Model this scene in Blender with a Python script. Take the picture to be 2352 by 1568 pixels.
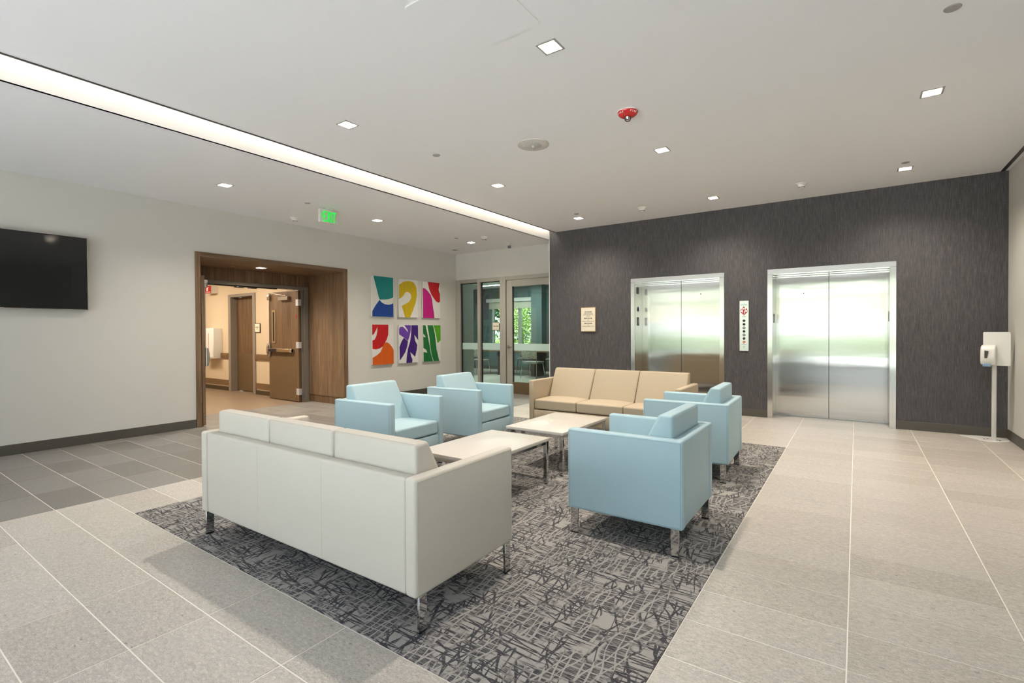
import bpy, bmesh, math, random
import numpy as np
from mathutils import Vector, Matrix

random.seed(7)
RNG = np.random.default_rng(11)
SC = bpy.context.scene
COL = SC.collection
for o in list(bpy.data.objects):
    bpy.data.objects.remove(o)
rad = math.radians

# ------------------------------------------------------------------ camera
CH = 1.33
YAW, PITCH, ROLL, FPX, CY = rad(34.8357), rad(-0.59367), rad(-0.29685), 1136.729, -11.405
F = Vector((-math.sin(YAW) * math.cos(PITCH), math.cos(YAW) * math.cos(PITCH), math.sin(PITCH)))
R = Vector((math.cos(YAW), math.sin(YAW), 0))
U = R.cross(F)
R, U = math.cos(ROLL) * R + math.sin(ROLL) * U, -math.sin(ROLL) * R + math.cos(ROLL) * U
cd = bpy.data.cameras.new('camera')
cam = bpy.data.objects.new('camera', cd)
COL.objects.link(cam)
M = Matrix((R, U, -F)).transposed().to_4x4()
M.translation = (0, 0, CH)
cam.matrix_world = M
cd.sensor_width = 36
cd.lens = FPX / 2352 * 36
cd.shift_y = CY / 2352
cd.clip_start = 0.05
cd.clip_end = 300
SC.camera = cam

# ------------------------------------------------------------------ view, world, sun
SC.view_settings.view_transform = 'Standard'
SC.view_settings.look = 'None'
SC.view_settings.gamma = 1
SC.view_settings.use_curve_mapping = False
SC.view_settings.exposure = 1.16
SC.cycles.use_denoising = True
SC.cycles.use_adaptive_sampling = True
SC.cycles.adaptive_threshold = 0.035
SC.cycles.max_bounces = 8
SC.cycles.diffuse_bounces = 4
SC.cycles.glossy_bounces = 4
SC.cycles.transmission_bounces = 4
SC.cycles.transparent_max_bounces = 12
SC.cycles.caustics_reflective = False
SC.cycles.caustics_refractive = False
SC.cycles.sample_clamp_indirect = 6.0

SKY, SUNP, LAMP, COVE = 0.31, 25.0, 15.5, 3.6

w = bpy.data.worlds.new('World')
SC.world = w
w.use_nodes = True
nt = w.node_tree
nt.nodes.clear()
sky = nt.nodes.new('ShaderNodeTexSky')
sky.sky_type = 'NISHITA'
sky.sun_disc = False
sky.sun_elevation = rad(52)
sky.sun_rotation = rad(200)
sky.dust_density = 1.0
hs = nt.nodes.new('ShaderNodeHueSaturation')
hs.inputs['Saturation'].default_value = 0.6
bg = nt.nodes.new('ShaderNodeBackground')
bg.inputs['Strength'].default_value = SKY
wo = nt.nodes.new('ShaderNodeOutputWorld')
nt.links.new(sky.outputs[0], hs.inputs['Color'])
nt.links.new(hs.outputs[0], bg.inputs[0])
nt.links.new(bg.outputs[0], wo.inputs[0])

sl = bpy.data.lights.new('sun_offscreen', 'SUN')
sl.energy = SUNP
sl.angle = rad(2)
sl.color = (.95, .97, 1)
so = bpy.data.objects.new('sun_offscreen', sl)
COL.objects.link(so)
so.rotation_euler = Vector((-.24, .10, .96)).to_track_quat('Z', 'Y').to_euler()


def portal(name, loc, rot, sx, sy):
    l = bpy.data.lights.new(name, 'AREA')
    l.shape = 'RECTANGLE'
    l.size, l.size_y = sx, sy
    l.cycles.is_portal = True
    o = bpy.data.objects.new(name, l)
    COL.objects.link(o)
    o.location = loc
    o.rotation_euler = rot
    return o


# ------------------------------------------------------------------ room dimensions
XL, YD, ZL, ZH, YG, XR, XC = -7.627, 8.383, 3.114, 3.249, 8.697, 1.514, -4.93
XM = -4.80            # edge of the main ceiling beside the cove
YF, XE = -3.6, 3.4    # window wall behind the camera, far side wall
portal('lobby_window_portal_offscreen', (-2.1, YF - .12, 1.6), (rad(90), 0, 0), 10.8, 2.9)
portal('conference_window_portal', (-9.75, 14.2, 1.5), (rad(-90), 0, 0), 1.9, 1.4)


# ------------------------------------------------------------------ materials
def mat(name, col=(.8, .8, .8), rough=.5, metal=0., spec=.5, coat=0., emit=None, es=0., **k):
    m = bpy.data.materials.new(name)
    m.use_nodes = True
    b = m.node_tree.nodes['Principled BSDF']
    b.inputs['Base Color'].default_value = (*col, 1)
    b.inputs['Roughness'].default_value = rough
    b.inputs['Metallic'].default_value = metal
    b.inputs['Specular IOR Level'].default_value = spec
    b.inputs['Coat Weight'].default_value = coat
    if emit:
        b.inputs['Emission Color'].default_value = (*emit, 1)
        b.inputs['Emission Strength'].default_value = es
    return m


class N:
    """small helper around a material's node tree"""
    def __init__(s, m):
        s.t = m.node_tree
        s.b = s.t.nodes['Principled BSDF']

    def n(s, typ, **k):
        x = s.t.nodes.new(typ)
        for a, v in k.items():
            setattr(x, a, v)
        return x

    def l(s, a, b):
        s.t.links.new(a, b)

    def pos(s, scale=(1, 1, 1), rnd=0.):
        g = s.n('ShaderNodeNewGeometry')
        out = g.outputs['Position']
        if rnd:
            oi = s.n('ShaderNodeObjectInfo')
            mu = s.n('ShaderNodeMath', operation='MULTIPLY')
            mu.inputs[1].default_value = rnd
            s.l(oi.outputs['Random'], mu.inputs[0])
            ad = s.n('ShaderNodeVectorMath', operation='ADD')
            s.l(out, ad.inputs[0])
            s.l(mu.outputs[0], ad.inputs[1])
            out = ad.outputs[0]
        mp = s.n('ShaderNodeVectorMath', operation='MULTIPLY')
        mp.inputs[1].default_value = scale
        s.l(out, mp.inputs[0])
        return mp.outputs[0]

    def noise(s, vec, scale=1., detail=2., rough=.5, dist=0.):
        x = s.n('ShaderNodeTexNoise')
        x.inputs['Scale'].default_value = scale
        x.inputs['Detail'].default_value = detail
        x.inputs['Roughness'].default_value = rough
        x.inputs['Distortion'].default_value = dist
        s.l(vec, x.inputs['Vector'])
        return x.outputs['Fac']

    def voro(s, vec, scale=1., feature='F1', rnd=1.):
        x = s.n('ShaderNodeTexVoronoi', feature=feature)
        x.inputs['Scale'].default_value = scale
        x.inputs['Randomness'].default_value = rnd
        s.l(vec, x.inputs['Vector'])
        return x.outputs['Distance']

    def ramp(s, fac, stops):
        r = s.n('ShaderNodeValToRGB')
        e = r.color_ramp.elements
        while len(e) < len(stops):
            e.new(.5)
        for i, (p, c) in enumerate(stops):
            e[i].position = p
            e[i].color = (*c, 1) if not isinstance(c, (int, float)) else (c, c, c, 1)
        s.l(fac, r.inputs[0])
        return r.outputs[0]

    def mix(s, fac, a, b, mode='MIX'):
        x = s.n('ShaderNodeMix', data_type='RGBA', blend_type=mode)
        for v, i in ((fac, 0), (a, 6), (b, 7)):
            if isinstance(v, (int, float)):
                x.inputs[i].default_value = v if i == 0 else (v, v, v, 1)
            elif isinstance(v, tuple):
                x.inputs[i].default_value = (*v, 1)
            else:
                s.l(v, x.inputs[i])
        return x.outputs[2]

    def math(s, op, a, b=0.):
        x = s.n('ShaderNodeMath', operation=op)
        for v, i in ((a, 0), (b, 1)):
            if isinstance(v, (int, float)):
                x.inputs[i].default_value = v
            else:
                s.l(v, x.inputs[i])
        return x.outputs[0]

    def color(s, c):
        s.l(c, s.b.inputs['Base Color'])

    def bump(s, h, strength=.2, dist=.002):
        x = s.n('ShaderNodeBump')
        x.inputs['Strength'].default_value = strength
        x.inputs['Distance'].default_value = dist
        s.l(h, x.inputs['Height'])
        s.l(x.outputs[0], s.b.inputs['Normal'])


def plaster(name, col, rough=.6, sc=90, amt=.05):
    m = mat(name, col, rough, spec=.3)
    n = N(m)
    f = n.noise(n.pos(), sc, 3)
    n.color(n.mix(f, tuple(c * (1 - amt) for c in col), tuple(min(1, c * (1 + amt)) for c in col)))
    n.bump(f, .06, .002)
    return m


M_wall = plaster('wallcovering', (.66, .645, .60), .55, 160, .035)
M_ceil = plaster('ceiling_paint', (.87, .875, .89), .7, 60, .01)
M_hallwall = plaster('hall_wallpaint', (.62, .51, .37), .6, 120, .03)
M_teal = plaster('teal_wall', (.105, .142, .138), .6, 60, .05)
M_base = mat('rubber_base', (.085, .078, .065), .45)
M_white = mat('white_plastic', (.80, .79, .76), .35)
M_whitemetal = mat('white_metal', (.78, .77, .74), .3)
M_black = mat('black_plastic', (.01, .01, .011), .35)
M_trimgrey = mat('grey_trim', (.36, .35, .33), .4)
M_darktrim = mat('dark_trim', (.05, .045, .04), .4)
M_chrome = mat('chrome', (.62, .62, .62), .06, 1.)
M_nickel = mat('satin_nickel', (.55, .53, .5), .25, 1.)
M_steelpaint = mat('taupe_steel', (.20, .175, .145), .4)
M_alu = mat('anodised_frame', (.47, .45, .40), .35, .35)
M_grout = plaster('grout', (.84, .80, .72), .8, 200, .03)
M_red = mat('red_enamel', (.62, .008, .012), .22, coat=.4)
M_redsign = mat('red_print', (.42, .01, .012), .4)
M_ink = mat('black_ink', (.03, .025, .02), .6)
M_whiteink = mat('white_ink', (.85, .85, .83), .5)
M_cream_paper = mat('cream_insert', (.80, .74, .60), .5)
M_signwood = mat('sign_frame', (.22, .12, .05), .45)
M_signdark = mat('sign_frame_dark', (.07, .03, .015), .45)
M_blueink = mat('blue_ink', (.02, .03, .16), .5)
M_bluegrey = mat('blue_tray', (.25, .36, .52), .4)
M_lens = mat('lit_lens', (.9, .88, .8), .5, emit=(1, .90, .72), es=5.0)
M_cove = mat('led_strip', (.9, .88, .8), .5, emit=(1, .88, .70), es=COVE)
M_green = mat('exit_letters', (.02, .6, .08), .5, emit=(.0, .85, .07), es=.30)
M_reddot = mat('red_indicator', (.5, .02, .02), .4, emit=(1, .08, .04), es=2.)
M_tabletop = mat('white_laminate', (.56, .53, .48), .32)
M_linear = mat('linear_light', (.9, .9, .9), .5, emit=(.95, 1, .98), es=30.)


def glass(name, tint, refl=1.):
    m = bpy.data.materials.new(name)
    m.use_nodes = True
    t = m.node_tree
    t.nodes.clear()
    tr = t.nodes.new('ShaderNodeBsdfTransparent')
    tr.inputs[0].default_value = (*tint, 1)
    gl = t.nodes.new('ShaderNodeBsdfGlossy')
    gl.inputs['Roughness'].default_value = .02
    fr = t.nodes.new('ShaderNodeFresnel')
    fr.inputs[0].default_value = 1.45
    mu = t.nodes.new('ShaderNodeMath')
    mu.operation = 'MULTIPLY'
    mu.inputs[1].default_value = refl
    mx = t.nodes.new('ShaderNodeMixShader')
    out = t.nodes.new('ShaderNodeOutputMaterial')
    t.links.new(fr.outputs[0], mu.inputs[0])
    t.links.new(mu.outputs[0], mx.inputs[0])
    t.links.new(tr.outputs[0], mx.inputs[1])
    t.links.new(gl.outputs[0], mx.inputs[2])
    t.links.new(mx.outputs[0], out.inputs[0])
    return m


M_glass = glass('tinted_glass', (.80, .92, .89), 1.)
M_clear = glass('clear_glass', (.96, .96, .96), .7)
M_frost = mat('frosted_film', (.62, .82, .76), .6)
M_frost.node_tree.nodes['Principled BSDF'].inputs['Alpha'].default_value = .8


def fabric(name, col):
    m = mat(name, col, .5, spec=.35)
    n = N(m)
    p = n.pos()
    f = n.noise(p, 420, 2)
    g = n.noise(p, 9, 2)
    c = n.mix(f, tuple(x * .93 for x in col), tuple(min(1, x * 1.05) for x in col))
    n.color(n.mix(n.math('MULTIPLY', g, .10), c, tuple(x * .8 for x in col)))
    n.bump(f, .12, .001)
    return m


M_cream = fabric('cream_vinyl', (.62, .58, .505))
M_tan = fabric('tan_vinyl', (.46, .38, .27))
M_blue = fabric('pale_blue_vinyl', (.385, .535, .59))
M_piping = {M_cream: mat('cream_seam', (.50, .47, .39), .6), M_tan: mat('tan_seam', (.34, .27, .17), .6), M_blue: mat('blue_seam', (.22, .36, .41), .6)}

# dark woven wallcovering
M_dark = mat('dark_woven_wallcovering', (.1, .1, .1), .7, spec=.25)
n = N(M_dark)
a = n.noise(n.pos((170, 170, 7)), 1, 3, .65)
b_ = n.noise(n.pos((45, 45, 2.5)), 1, 2)
c = n.noise(n.pos((40, 40, 240)), 1, 2)
v = n.math('ADD', n.math('MULTIPLY', a, .66), n.math('ADD', n.math('MULTIPLY', b_, .14), n.math('MULTIPLY', c, .20)))
n.color(n.ramp(v, [(.28, (.036, .036, .043)), (.5, (.084, .081, .087)), (.72, (.165, .158, .162))]))
n.bump(v, .25, .002)


def stone(name, base, light, dark, grey):
    m = mat(name, base, .38, spec=.4)
    n = N(m)
    p1 = n.pos((1, 1.9, 1), 37.)
    big = n.noise(p1, 5, 3)
    med = n.noise(p1, 38, 4, .6)
    fine = n.noise(p1, 150, 3, .6)
    c = n.mix(n.ramp(med, [(.36, 0), (.62, 1)]), tuple(x * .80 for x in base), tuple(min(1, x * 1.14) for x in base))
    c = n.mix(n.math('MULTIPLY', n.ramp(big, [(.4, 0), (.65, 1)]), .35), c, grey)
    blob = n.voro(n.pos((1, 2.6, 1), 21.), 24)
    c = n.mix(n.math('MULTIPLY', n.ramp(blob, [(.08, 1), (.30, 0)]), .70), c, light)
    chip = n.voro(n.pos((1, 2.3, 1), 53.), 15)
    gate = n.ramp(n.noise(n.pos((1, 1, 1), 11.), 7, 2), [(.53, 0), (.60, 1)])
    c = n.mix(n.math('MULTIPLY', n.math('MULTIPLY', n.ramp(chip, [(.08, 1), (.20, 0)]), gate), .8), c, dark)
    c = n.mix(n.math('MULTIPLY', n.ramp(fine, [(.36, 1), (.44, 0)]), .6), c, dark)
    c = n.mix(n.math('MULTIPLY', n.ramp(fine, [(.57, 0), (.66, 1)]), .6), c, light)
    oi = n.n('ShaderNodeObjectInfo')
    c = n.mix(.09, c, n.ramp(oi.outputs['Random'], [(0, .15), (1, .95)]), 'MIX')
    n.color(c)
    n.l(n.ramp(med, [(.3, .32), (.7, .44)]), n.b.inputs['Roughness'])
    return m


M_light = stone('cream_limestone', (.475, .435, .378), (.66, .62, .55), (.18, .165, .15), (.42, .40, .37))
M_greyst = stone('grey_limestone', (.175, .161, .14), (.28, .262, .23), (.06, .057, .053), (.152, .15, .142))

# carpet with scratched line pattern
M_carpet = mat('patterned_carpet', (.2, .2, .2), .95, spec=.1)
n = N(M_carpet)


def rotpos(sx, sy, ang, wob=.05, wsc=5.):
    g = n.n('ShaderNodeNewGeometry')
    nz = n.n('ShaderNodeTexNoise')
    nz.inputs['Scale'].default_value = wsc
    nz.inputs['Detail'].default_value = 1
    n.l(g.outputs['Position'], nz.inputs['Vector'])
    sb = n.n('ShaderNodeVectorMath', operation='SUBTRACT')
    n.l(nz.outputs['Color'], sb.inputs[0])
    sb.inputs[1].default_value = (.5, .5, .5)
    sc_ = n.n('ShaderNodeVectorMath', operation='SCALE')
    sc_.inputs['Scale'].default_value = wob
    n.l(sb.outputs[0], sc_.inputs[0])
    ad = n.n('ShaderNodeVectorMath', operation='ADD')
    n.l(g.outputs['Position'], ad.inputs[0])
    n.l(sc_.outputs[0], ad.inputs[1])
    mp = n.n('ShaderNodeMapping')
    mp.inputs['Rotation'].default_value = (0, 0, rad(ang))
    mp.inputs['Scale'].default_value = (sx, sy, 0)
    n.l(ad.outputs[0], mp.inputs['Vector'])
    return mp.outputs[0]


def edge(vec, lo, hi, rnd=1.):
    return n.ramp(n.voro(vec, 1, 'DISTANCE_TO_EDGE', rnd), [(lo, 1), (hi, 0)])




def lineset(ax, ay, freq, wob, wsc, rnd=1.):
    """irregular, slightly wavering parallel lines: distance to the next line in cells"""
    g = n.n('ShaderNodeNewGeometry')
    d = n.n('ShaderNodeVectorMath', operation='DOT_PRODUCT')
    n.l(g.outputs['Position'], d.inputs[0])
    d.inputs[1].default_value = (ax * freq, ay * freq, 0)
    nz = n.noise(n.pos((wsc, wsc, 1)), 1, 2)
    w_ = n.math('ADD', d.outputs['Value'], n.math('MULTIPLY', nz, wob))
    v_ = n.n('ShaderNodeTexVoronoi', voronoi_dimensions='1D', feature='DISTANCE_TO_EDGE')
    v_.inputs['Randomness'].default_value = rnd
    v_.inputs['Scale'].default_value = 1
    n.l(w_, v_.inputs['W'])
    return v_.outputs['Distance']


def gate(sx, sy, lo, hi, detail=1):
    return n.ramp(n.noise(n.pos((sx, sy, 1)), 1, detail), [(lo, 0), (hi, 1)])


def thin(d, lo, hi):
    return n.ramp(d, [(lo, 1), (hi, 0)])


SETS = [(.03, 1, 32, 5), (-.12, 1, 25, 6), (.2, 1, 19, 6), (1, .16, 24, 9), (1, -.22, 16, 7), (1, .62, 14, 7)]
pos_l = neg_l = None
for k, (ax_, ay_, fq, gs_) in enumerate(SETS):
    d_ = lineset(ax_, ay_, fq, 3.0, 1.3 + .2 * k)
    wv = n.noise(n.pos((7 + k, 9 - k, 1)), 1, 1)
    dd_ = n.math('SUBTRACT', d_, n.math('MULTIPLY', n.math('SUBTRACT', wv, .5), .2))
    g_ = gate(*((4, 13) if k < 3 else (13, 5)), .40 + .01 * k, .46 + .01 * k)
    a_ = n.math('MULTIPLY', thin(dd_, .07, .105), g_)
    b2 = thin(dd_, .06, .095)
    pos_l = a_ if pos_l is None else n.math('MAXIMUM', pos_l, a_)
    if k in (1, 3, 4):
        neg_l = b2 if neg_l is None else n.math('MAXIMUM', neg_l, b2)
streak = n.ramp(n.noise(n.pos((16, 260, 1)), 1, 3, .6), [(.42, 0), (.52, 1)])
brk = n.ramp(n.noise(n.pos((24, 210, 1)), 1, 3, .6), [(.34, .15), (.44, 1)])
neg = n.ramp(n.noise(n.pos((6.5, 5.5, 1)), 1, 3), [(.49, 0), (.545, 1)])
negpat = n.math('MULTIPLY', n.math('SUBTRACT', 1., neg_l), n.math('ADD', .35, n.math('MULTIPLY', streak, .65)))
pat = n.mix(neg, n.math('MULTIPLY', pos_l, brk), negpat)
pile = n.noise(n.pos(), 330, 2, .7)
lightc = n.mix(pile, (.23, .22, .205), (.46, .44, .41))
darkc = n.mix(pile, (.028, .029, .035), (.085, .083, .09))
n.color(n.mix(pat, lightc, darkc))
n.bump(pile, .5, .004)


def wood(name, c0, c1, c2, axis='z', rough=.45):
    m = mat(name, c1, rough, spec=.35)
    n = N(m)
    s = {'z': (34, 34, 1.6), 'x': (1.6, 34, 34), 'y': (34, 1.6, 34)}[axis]
    f = n.noise(n.pos(s), 1, 4, .65, .4)
    g = n.noise(n.pos(tuple(x * .22 for x in s)), 1, 2)
    v = n.math('ADD', n.math('MULTIPLY', f, .7), n.math('MULTIPLY', g, .3))
    n.color(n.ramp(v, [(.32, c0), (.5, c1), (.68, c2)]))
    n.bump(f, .05, .001)
    return m


M_wood = wood('walnut_panel', (.105, .060, .032), (.185, .115, .066), (.27, .18, .11))
M_woodh = wood('walnut_head', (.105, .060, .032), (.185, .115, .066), (.27, .18, .11), 'y')
M_woodd = wood('walnut_door', (.085, .048, .024), (.15, .088, .045), (.21, .13, .07))
M_kick = mat('bronze_kickplate', (.17, .115, .06), .35, .3)
M_halltrim = mat('brown_wall_guard', (.17, .10, .048), .5)
M_hallfloor = plaster('hall_vinyl', (.245, .18, .125), .35, 40, .08)
M_conffloor = plaster('conference_carpet', (.36, .32, .27), .8, 60, .2)


def steel(name, col, rough, aniso, tang, rot=0., wav=.0):
    m = mat(name, col, rough, 1.)
    n = N(m)
    n.b.inputs['Anisotropic'].default_value = aniso
    n.b.inputs['Anisotropic Rotation'].default_value = rot
    cx = n.n('ShaderNodeCombineXYZ')
    for i in range(3):
        cx.inputs[i].default_value = tang[i]
    n.l(cx.outputs[0], n.b.inputs['Tangent'])
    f = n.noise(n.pos((260, 260, 3)), 1, 2)
    n.color(n.mix(f, tuple(c * .96 for c in col), tuple(min(1, c * 1.03) for c in col)))
    if wav:
        n.bump(n.noise(n.pos((.8, .8, 5)), 1, 2), wav, .02)
    return m


M_door = steel('brushed_steel_door', (.60, .59, .565), .135, 1., (1, 0, 0), 0., .05)
M_reveal = steel('satin_steel_reveal', (.62, .61, .57), .22, .6, (0, 1, 0), 0.)
M_frame = steel('satin_steel_frame', (.66, .645, .61), .18, .9, (1, 0, 0), 0.)


# ------------------------------------------------------------------ mesh helpers
def me_from(name, vs, fs, smooth=False):
    me = bpy.data.meshes.new(name)
    me.from_pydata(vs, [], fs)
    if smooth:
        me.polygons.foreach_set('use_smooth', [True] * len(me.polygons))
    me.update()
    return me


class MB:
    def __init__(s):
        s.v, s.f = [], []

    def add(s, vs, fs):
        o = len(s.v)
        s.v += [tuple(x) for x in vs]
        s.f += [tuple(i + o for i in q) for q in fs]
        return s

    def box(s, x0, x1, y0, y1, z0, z1):
        return s.add([(x0, y0, z0), (x1, y0, z0), (x1, y1, z0), (x0, y1, z0), (x0, y0, z1), (x1, y0, z1), (x1, y1, z1), (x0, y1, z1)],
                     [(0, 3, 2, 1), (4, 5, 6, 7), (0, 1, 5, 4), (1, 2, 6, 5), (2, 3, 7, 6), (3, 0, 4, 7)])

    def cyl(s, p, q, r, r2=None, seg=14):
        r2 = r if r2 is None else r2
        p, q = Vector(p), Vector(q)
        d = (q - p).normalized()
        a = d.orthogonal().normalized()
        b = d.cross(a)
        vs = [p + (a * math.cos(t) + b * math.sin(t)) * r for t in [2 * math.pi * i / seg for i in range(seg)]]
        vs += [q + (a * math.cos(t) + b * math.sin(t)) * r2 for t in [2 * math.pi * i / seg for i in range(seg)]]
        fs = [(i, (i + 1) % seg, seg + (i + 1) % seg, seg + i) for i in range(seg)]
        fs += [tuple(range(seg - 1, -1, -1)), tuple(range(seg, 2 * seg))]
        return s.add(vs, fs)

    def tube(s, pts, r, seg=8):
        for a, b in zip(pts[:-1], pts[1:]):
            s.cyl(a, b, r, seg=seg)
        return s

    def lathe(s, prof, seg=28, cx=0, cy=0):
        k = len(prof)
        vs = [(cx + r * math.cos(2 * math.pi * i / seg), cy + r * math.sin(2 * math.pi * i / seg), z) for i in range(seg) for r, z in prof]
        fs = [(i * k + j, ((i + 1) % seg) * k + j, ((i + 1) % seg) * k + j + 1, i * k + j + 1) for i in range(seg) for j in range(k - 1)]
        return s.add(vs, fs)

    def prism(s, poly, fn, d0, d1):
        """poly 2D, fn(u,v,d)->xyz"""
        k = len(poly)
        vs = [fn(u, v, d0) for u, v in poly] + [fn(u, v, d1) for u, v in poly]
        fs = [tuple(range(k - 1, -1, -1)), tuple(range(k, 2 * k))] + [(i, (i + 1) % k, k + (i + 1) % k, k + i) for i in range(k)]
        return s.add(vs, fs)

    def mesh(s, name, bev=0., seg=2, ang=30, smooth=False, subdiv=None):
        me = me_from(name, s.v, s.f)
        bm = bmesh.new()
        bm.from_mesh(me)
        bmesh.ops.recalc_face_normals(bm, faces=bm.faces)
        if subdiv:
            subdiv(bm)
        if bev:
            es = [e for e in bm.edges if len(e.link_faces) == 2 and e.calc_face_angle(0) > rad(ang)]
            bmesh.ops.bevel(bm, geom=es, offset=bev, segments=seg, profile=.5, affect='EDGES', clamp_overlap=True)
        bm.to_mesh(me)
        bm.free()
        if smooth or bev:
            me.polygons.foreach_set('use_smooth', [True] * len(me.polygons))
            try:
                me.set_sharp_from_angle(angle=rad(38))
            except Exception:
                pass
        me.update()
        return me


def wloc(o):
    v = Vector((0, 0, 0))
    while o is not None:
        v += o.location
        o = o.parent
    return v


def obj(name, me, m, parent=None, world=False, loc=None, rot=None, label=None):
    o = bpy.data.objects.new(name, me)
    COL.objects.link(o)
    if m is not None and me is not None and hasattr(me, 'materials') and not len(me.materials):
        me.materials.append(m)
    if parent is not None:
        o.parent = parent
        if world:
            o.location = -wloc(parent)
    if loc is not None:
        o.location = loc
    if rot is not None:
        o.rotation_euler = rot
    if label:
        o['label'] = label
    return o


def tag(o, label, cat=None, group=None, kind=None):
    o['label'] = label
    if cat:
        o['category'] = cat
    if group:
        o['group'] = group
    if kind:
        o['kind'] = kind
    return o


def thing(name, label, cat, loc=(0, 0, 0), rot=None, group=None):
    o = bpy.data.objects.new(name, None)
    COL.objects.link(o)
    o.location = loc
    if rot is not None:
        o.rotation_euler = rot
    return tag(o, label, cat, group)


def struct(name, mb, m, label, parent=None, **k):
    me = mb.mesh(name, **k) if isinstance(mb, MB) else mb
    o = obj(name, me, m, parent, world=parent is not None)
    if parent is None:
        tag(o, label, kind='structure')
    return o


def sthing(name, label, loc=(0, 0, 0)):
    o = bpy.data.objects.new(name, None)
    COL.objects.link(o)
    o.location = loc
    return tag(o, label, kind='structure')


def copy_tree(o, parent=None):
    c = o.copy()
    COL.objects.link(c)
    c.parent = parent
    for ch in o.children:
        copy_tree(ch, c)
    return c


FACE = {'-y': (rad(90), 0, 0), '+x': (rad(90), 0, rad(90)), '-x': (rad(90), 0, rad(-90))}


def text(name, s, size, m, parent, loc, face, ax='CENTER', ay='CENTER', ext=.0006, bold=0., sx=1.):
    cu = bpy.data.curves.new(name, 'FONT')
    cu.body = s
    cu.size = size
    cu.align_x = ax
    cu.align_y = ay
    cu.extrude = ext
    cu.offset = bold
    cu.resolution_u = 3
    tmp = bpy.data.objects.new(name, cu)
    me = bpy.data.meshes.new_from_object(tmp)
    bpy.data.objects.remove(tmp)
    me.materials.clear()
    if sx != 1.:
        me.transform(Matrix.Diagonal((sx, 1, 1, 1)))
    o = obj(name, me, m, parent)
    o.location = Vector(loc) - wloc(parent)
    o.rotation_euler = FACE[face] if isinstance(face, str) else face
    return o


def grid_plane(name, x0, x1, y0, y1, z, holes, m, label, z_up=None):
    """ceiling underside with square holes (cx, cy, half)"""
    xs = sorted({x0, x1, *[h[0] + s * h[2] for h in holes for s in (-1, 1)]})
    ys = sorted({y0, y1, *[h[1] + s * h[2] for h in holes for s in (-1, 1)]})
    mb = MB()
    idx = {(i, j): i * len(ys) + j for i in range(len(xs)) for j in range(len(ys))}
    mb.v = [(x, y, z) for x in xs for y in ys]
    for i in range(len(xs) - 1):
        for j in range(len(ys) - 1):
            cx, cy = (xs[i] + xs[i + 1]) / 2, (ys[j] + ys[j + 1]) / 2
            if any(abs(cx - h[0]) < h[2] and abs(cy - h[1]) < h[2] for h in holes):
                continue
            mb.f.append((idx[i, j], idx[i, j + 1], idx[i + 1, j + 1], idx[i + 1, j]))
    me = me_from(name, mb.v, mb.f)
    o = obj(name, me, m)
    return tag(o, label, kind='structure')


# ------------------------------------------------------------------ setting: shell
DL = [(-1.70, 2.912), (-3.868, 2.912), (.50, 5.26), (-1.70, 5.25), (-3.872, 5.26), (.475, 7.555), (-1.705, 7.57), (-3.884, 7.58)]
DLL = [(-6.265, 2.948), (-6.29, 5.285), (-6.34, 7.69)]
HOLE = .062
grid_plane('ceiling', XM, XE, YF, YD, ZH, [(x, y, HOLE) for x, y in DL], M_ceil, 'flat white painted main lobby ceiling')
grid_plane('ceiling_lower', XL, XC, YF, YG, ZL, [(x, y, HOLE) for x, y in DLL], M_ceil, 'lower white ceiling strip along the pale wall')
struct('roof_slab', MB().box(-16, 6, YF - .3, 15, 3.75, 3.95), M_ceil, 'roof slab over the whole building')
mb = MB().box(XC - .03, XC, YF, YG, ZL, 3.75)
struct('trim_1', mb, M_ceil, 'white upright face of the light cove')
struct('trim_2', MB().box(XM, XM + .012, YF, YD, ZH - .010, ZH + .09), M_darktrim, 'thin dark metal edge of the light cove')
struct('trim_3', MB().box(XM, XM + .03, YF, YD, ZH + .09, 3.75).box(XC, XM, YF, YD, 3.47, 3.52), M_ceil, 'hidden upper box of the light cove')

t = thing('cove_light', 'long warm white light strip in the ceiling cove', 'light', (-4.865, 2.4, 3.42))
obj('led_strip', MB().box(XC + .012, XM - .012, YF + .05, YD - .03, 3.40, 3.41).mesh('led_strip'), M_cove, t, True)
obj('strip_housing', MB().box(XC + .005, XM - .005, YF + .05, YD - .03, 3.412, 3.44).mesh('strip_housing'), M_whitemetal, t, True)

# walls
T = .28
mb = MB().box(XL - T, XL, YF - .2, 3.20, 0, 3.75).box(XL - T, XL, 5.66, 9.33, 0, 3.75).box(XL - T, XL, 3.20, 5.66, 2.45, 3.75)
struct('wall_left', mb, M_wall, 'pale wallcovered wall with the television and canvases')
E1, E2, EH = (-3.271, -1.722), (-1.11, .438), 2.245
mb = MB()
for x0, x1 in ((XC, E1[0] + .03), (E1[1] - .03, E2[0] + .03), (E2[1] - .03, 5.2)):
    mb.box(x0, x1, YD, YD + .42, 0, 3.75)
for a, b in (E1, E2):
    mb.box(a + .03, b - .03, YD, YD + .42, EH - .03, 3.75)
struct('wall_back', mb, M_dark, 'dark grey woven wall with the two elevators')
struct('trim_4', MB().box(XC - .012, XC + .002, YD - .004, YG, 0, ZH), M_whitemetal, 'thin white corner bead of the dark wall')
struct('wall_right', MB().box(XR, XR + .2, 4.4, YD, 0, 3.75).box(XR, XE + .2, 4.4, 4.6, 0, 3.75).box(XE, XE + .2, YF - .2, 4.6, 0, 3.75), M_wall, 'pale side wall beside the hand sanitizer stand')
struct('trim_5', MB().box(XR - .075, XR - .035, 4.4, YD - .01, ZH - .004, ZH + .02), M_black, 'narrow black slot in the ceiling by the side wall')
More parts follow.
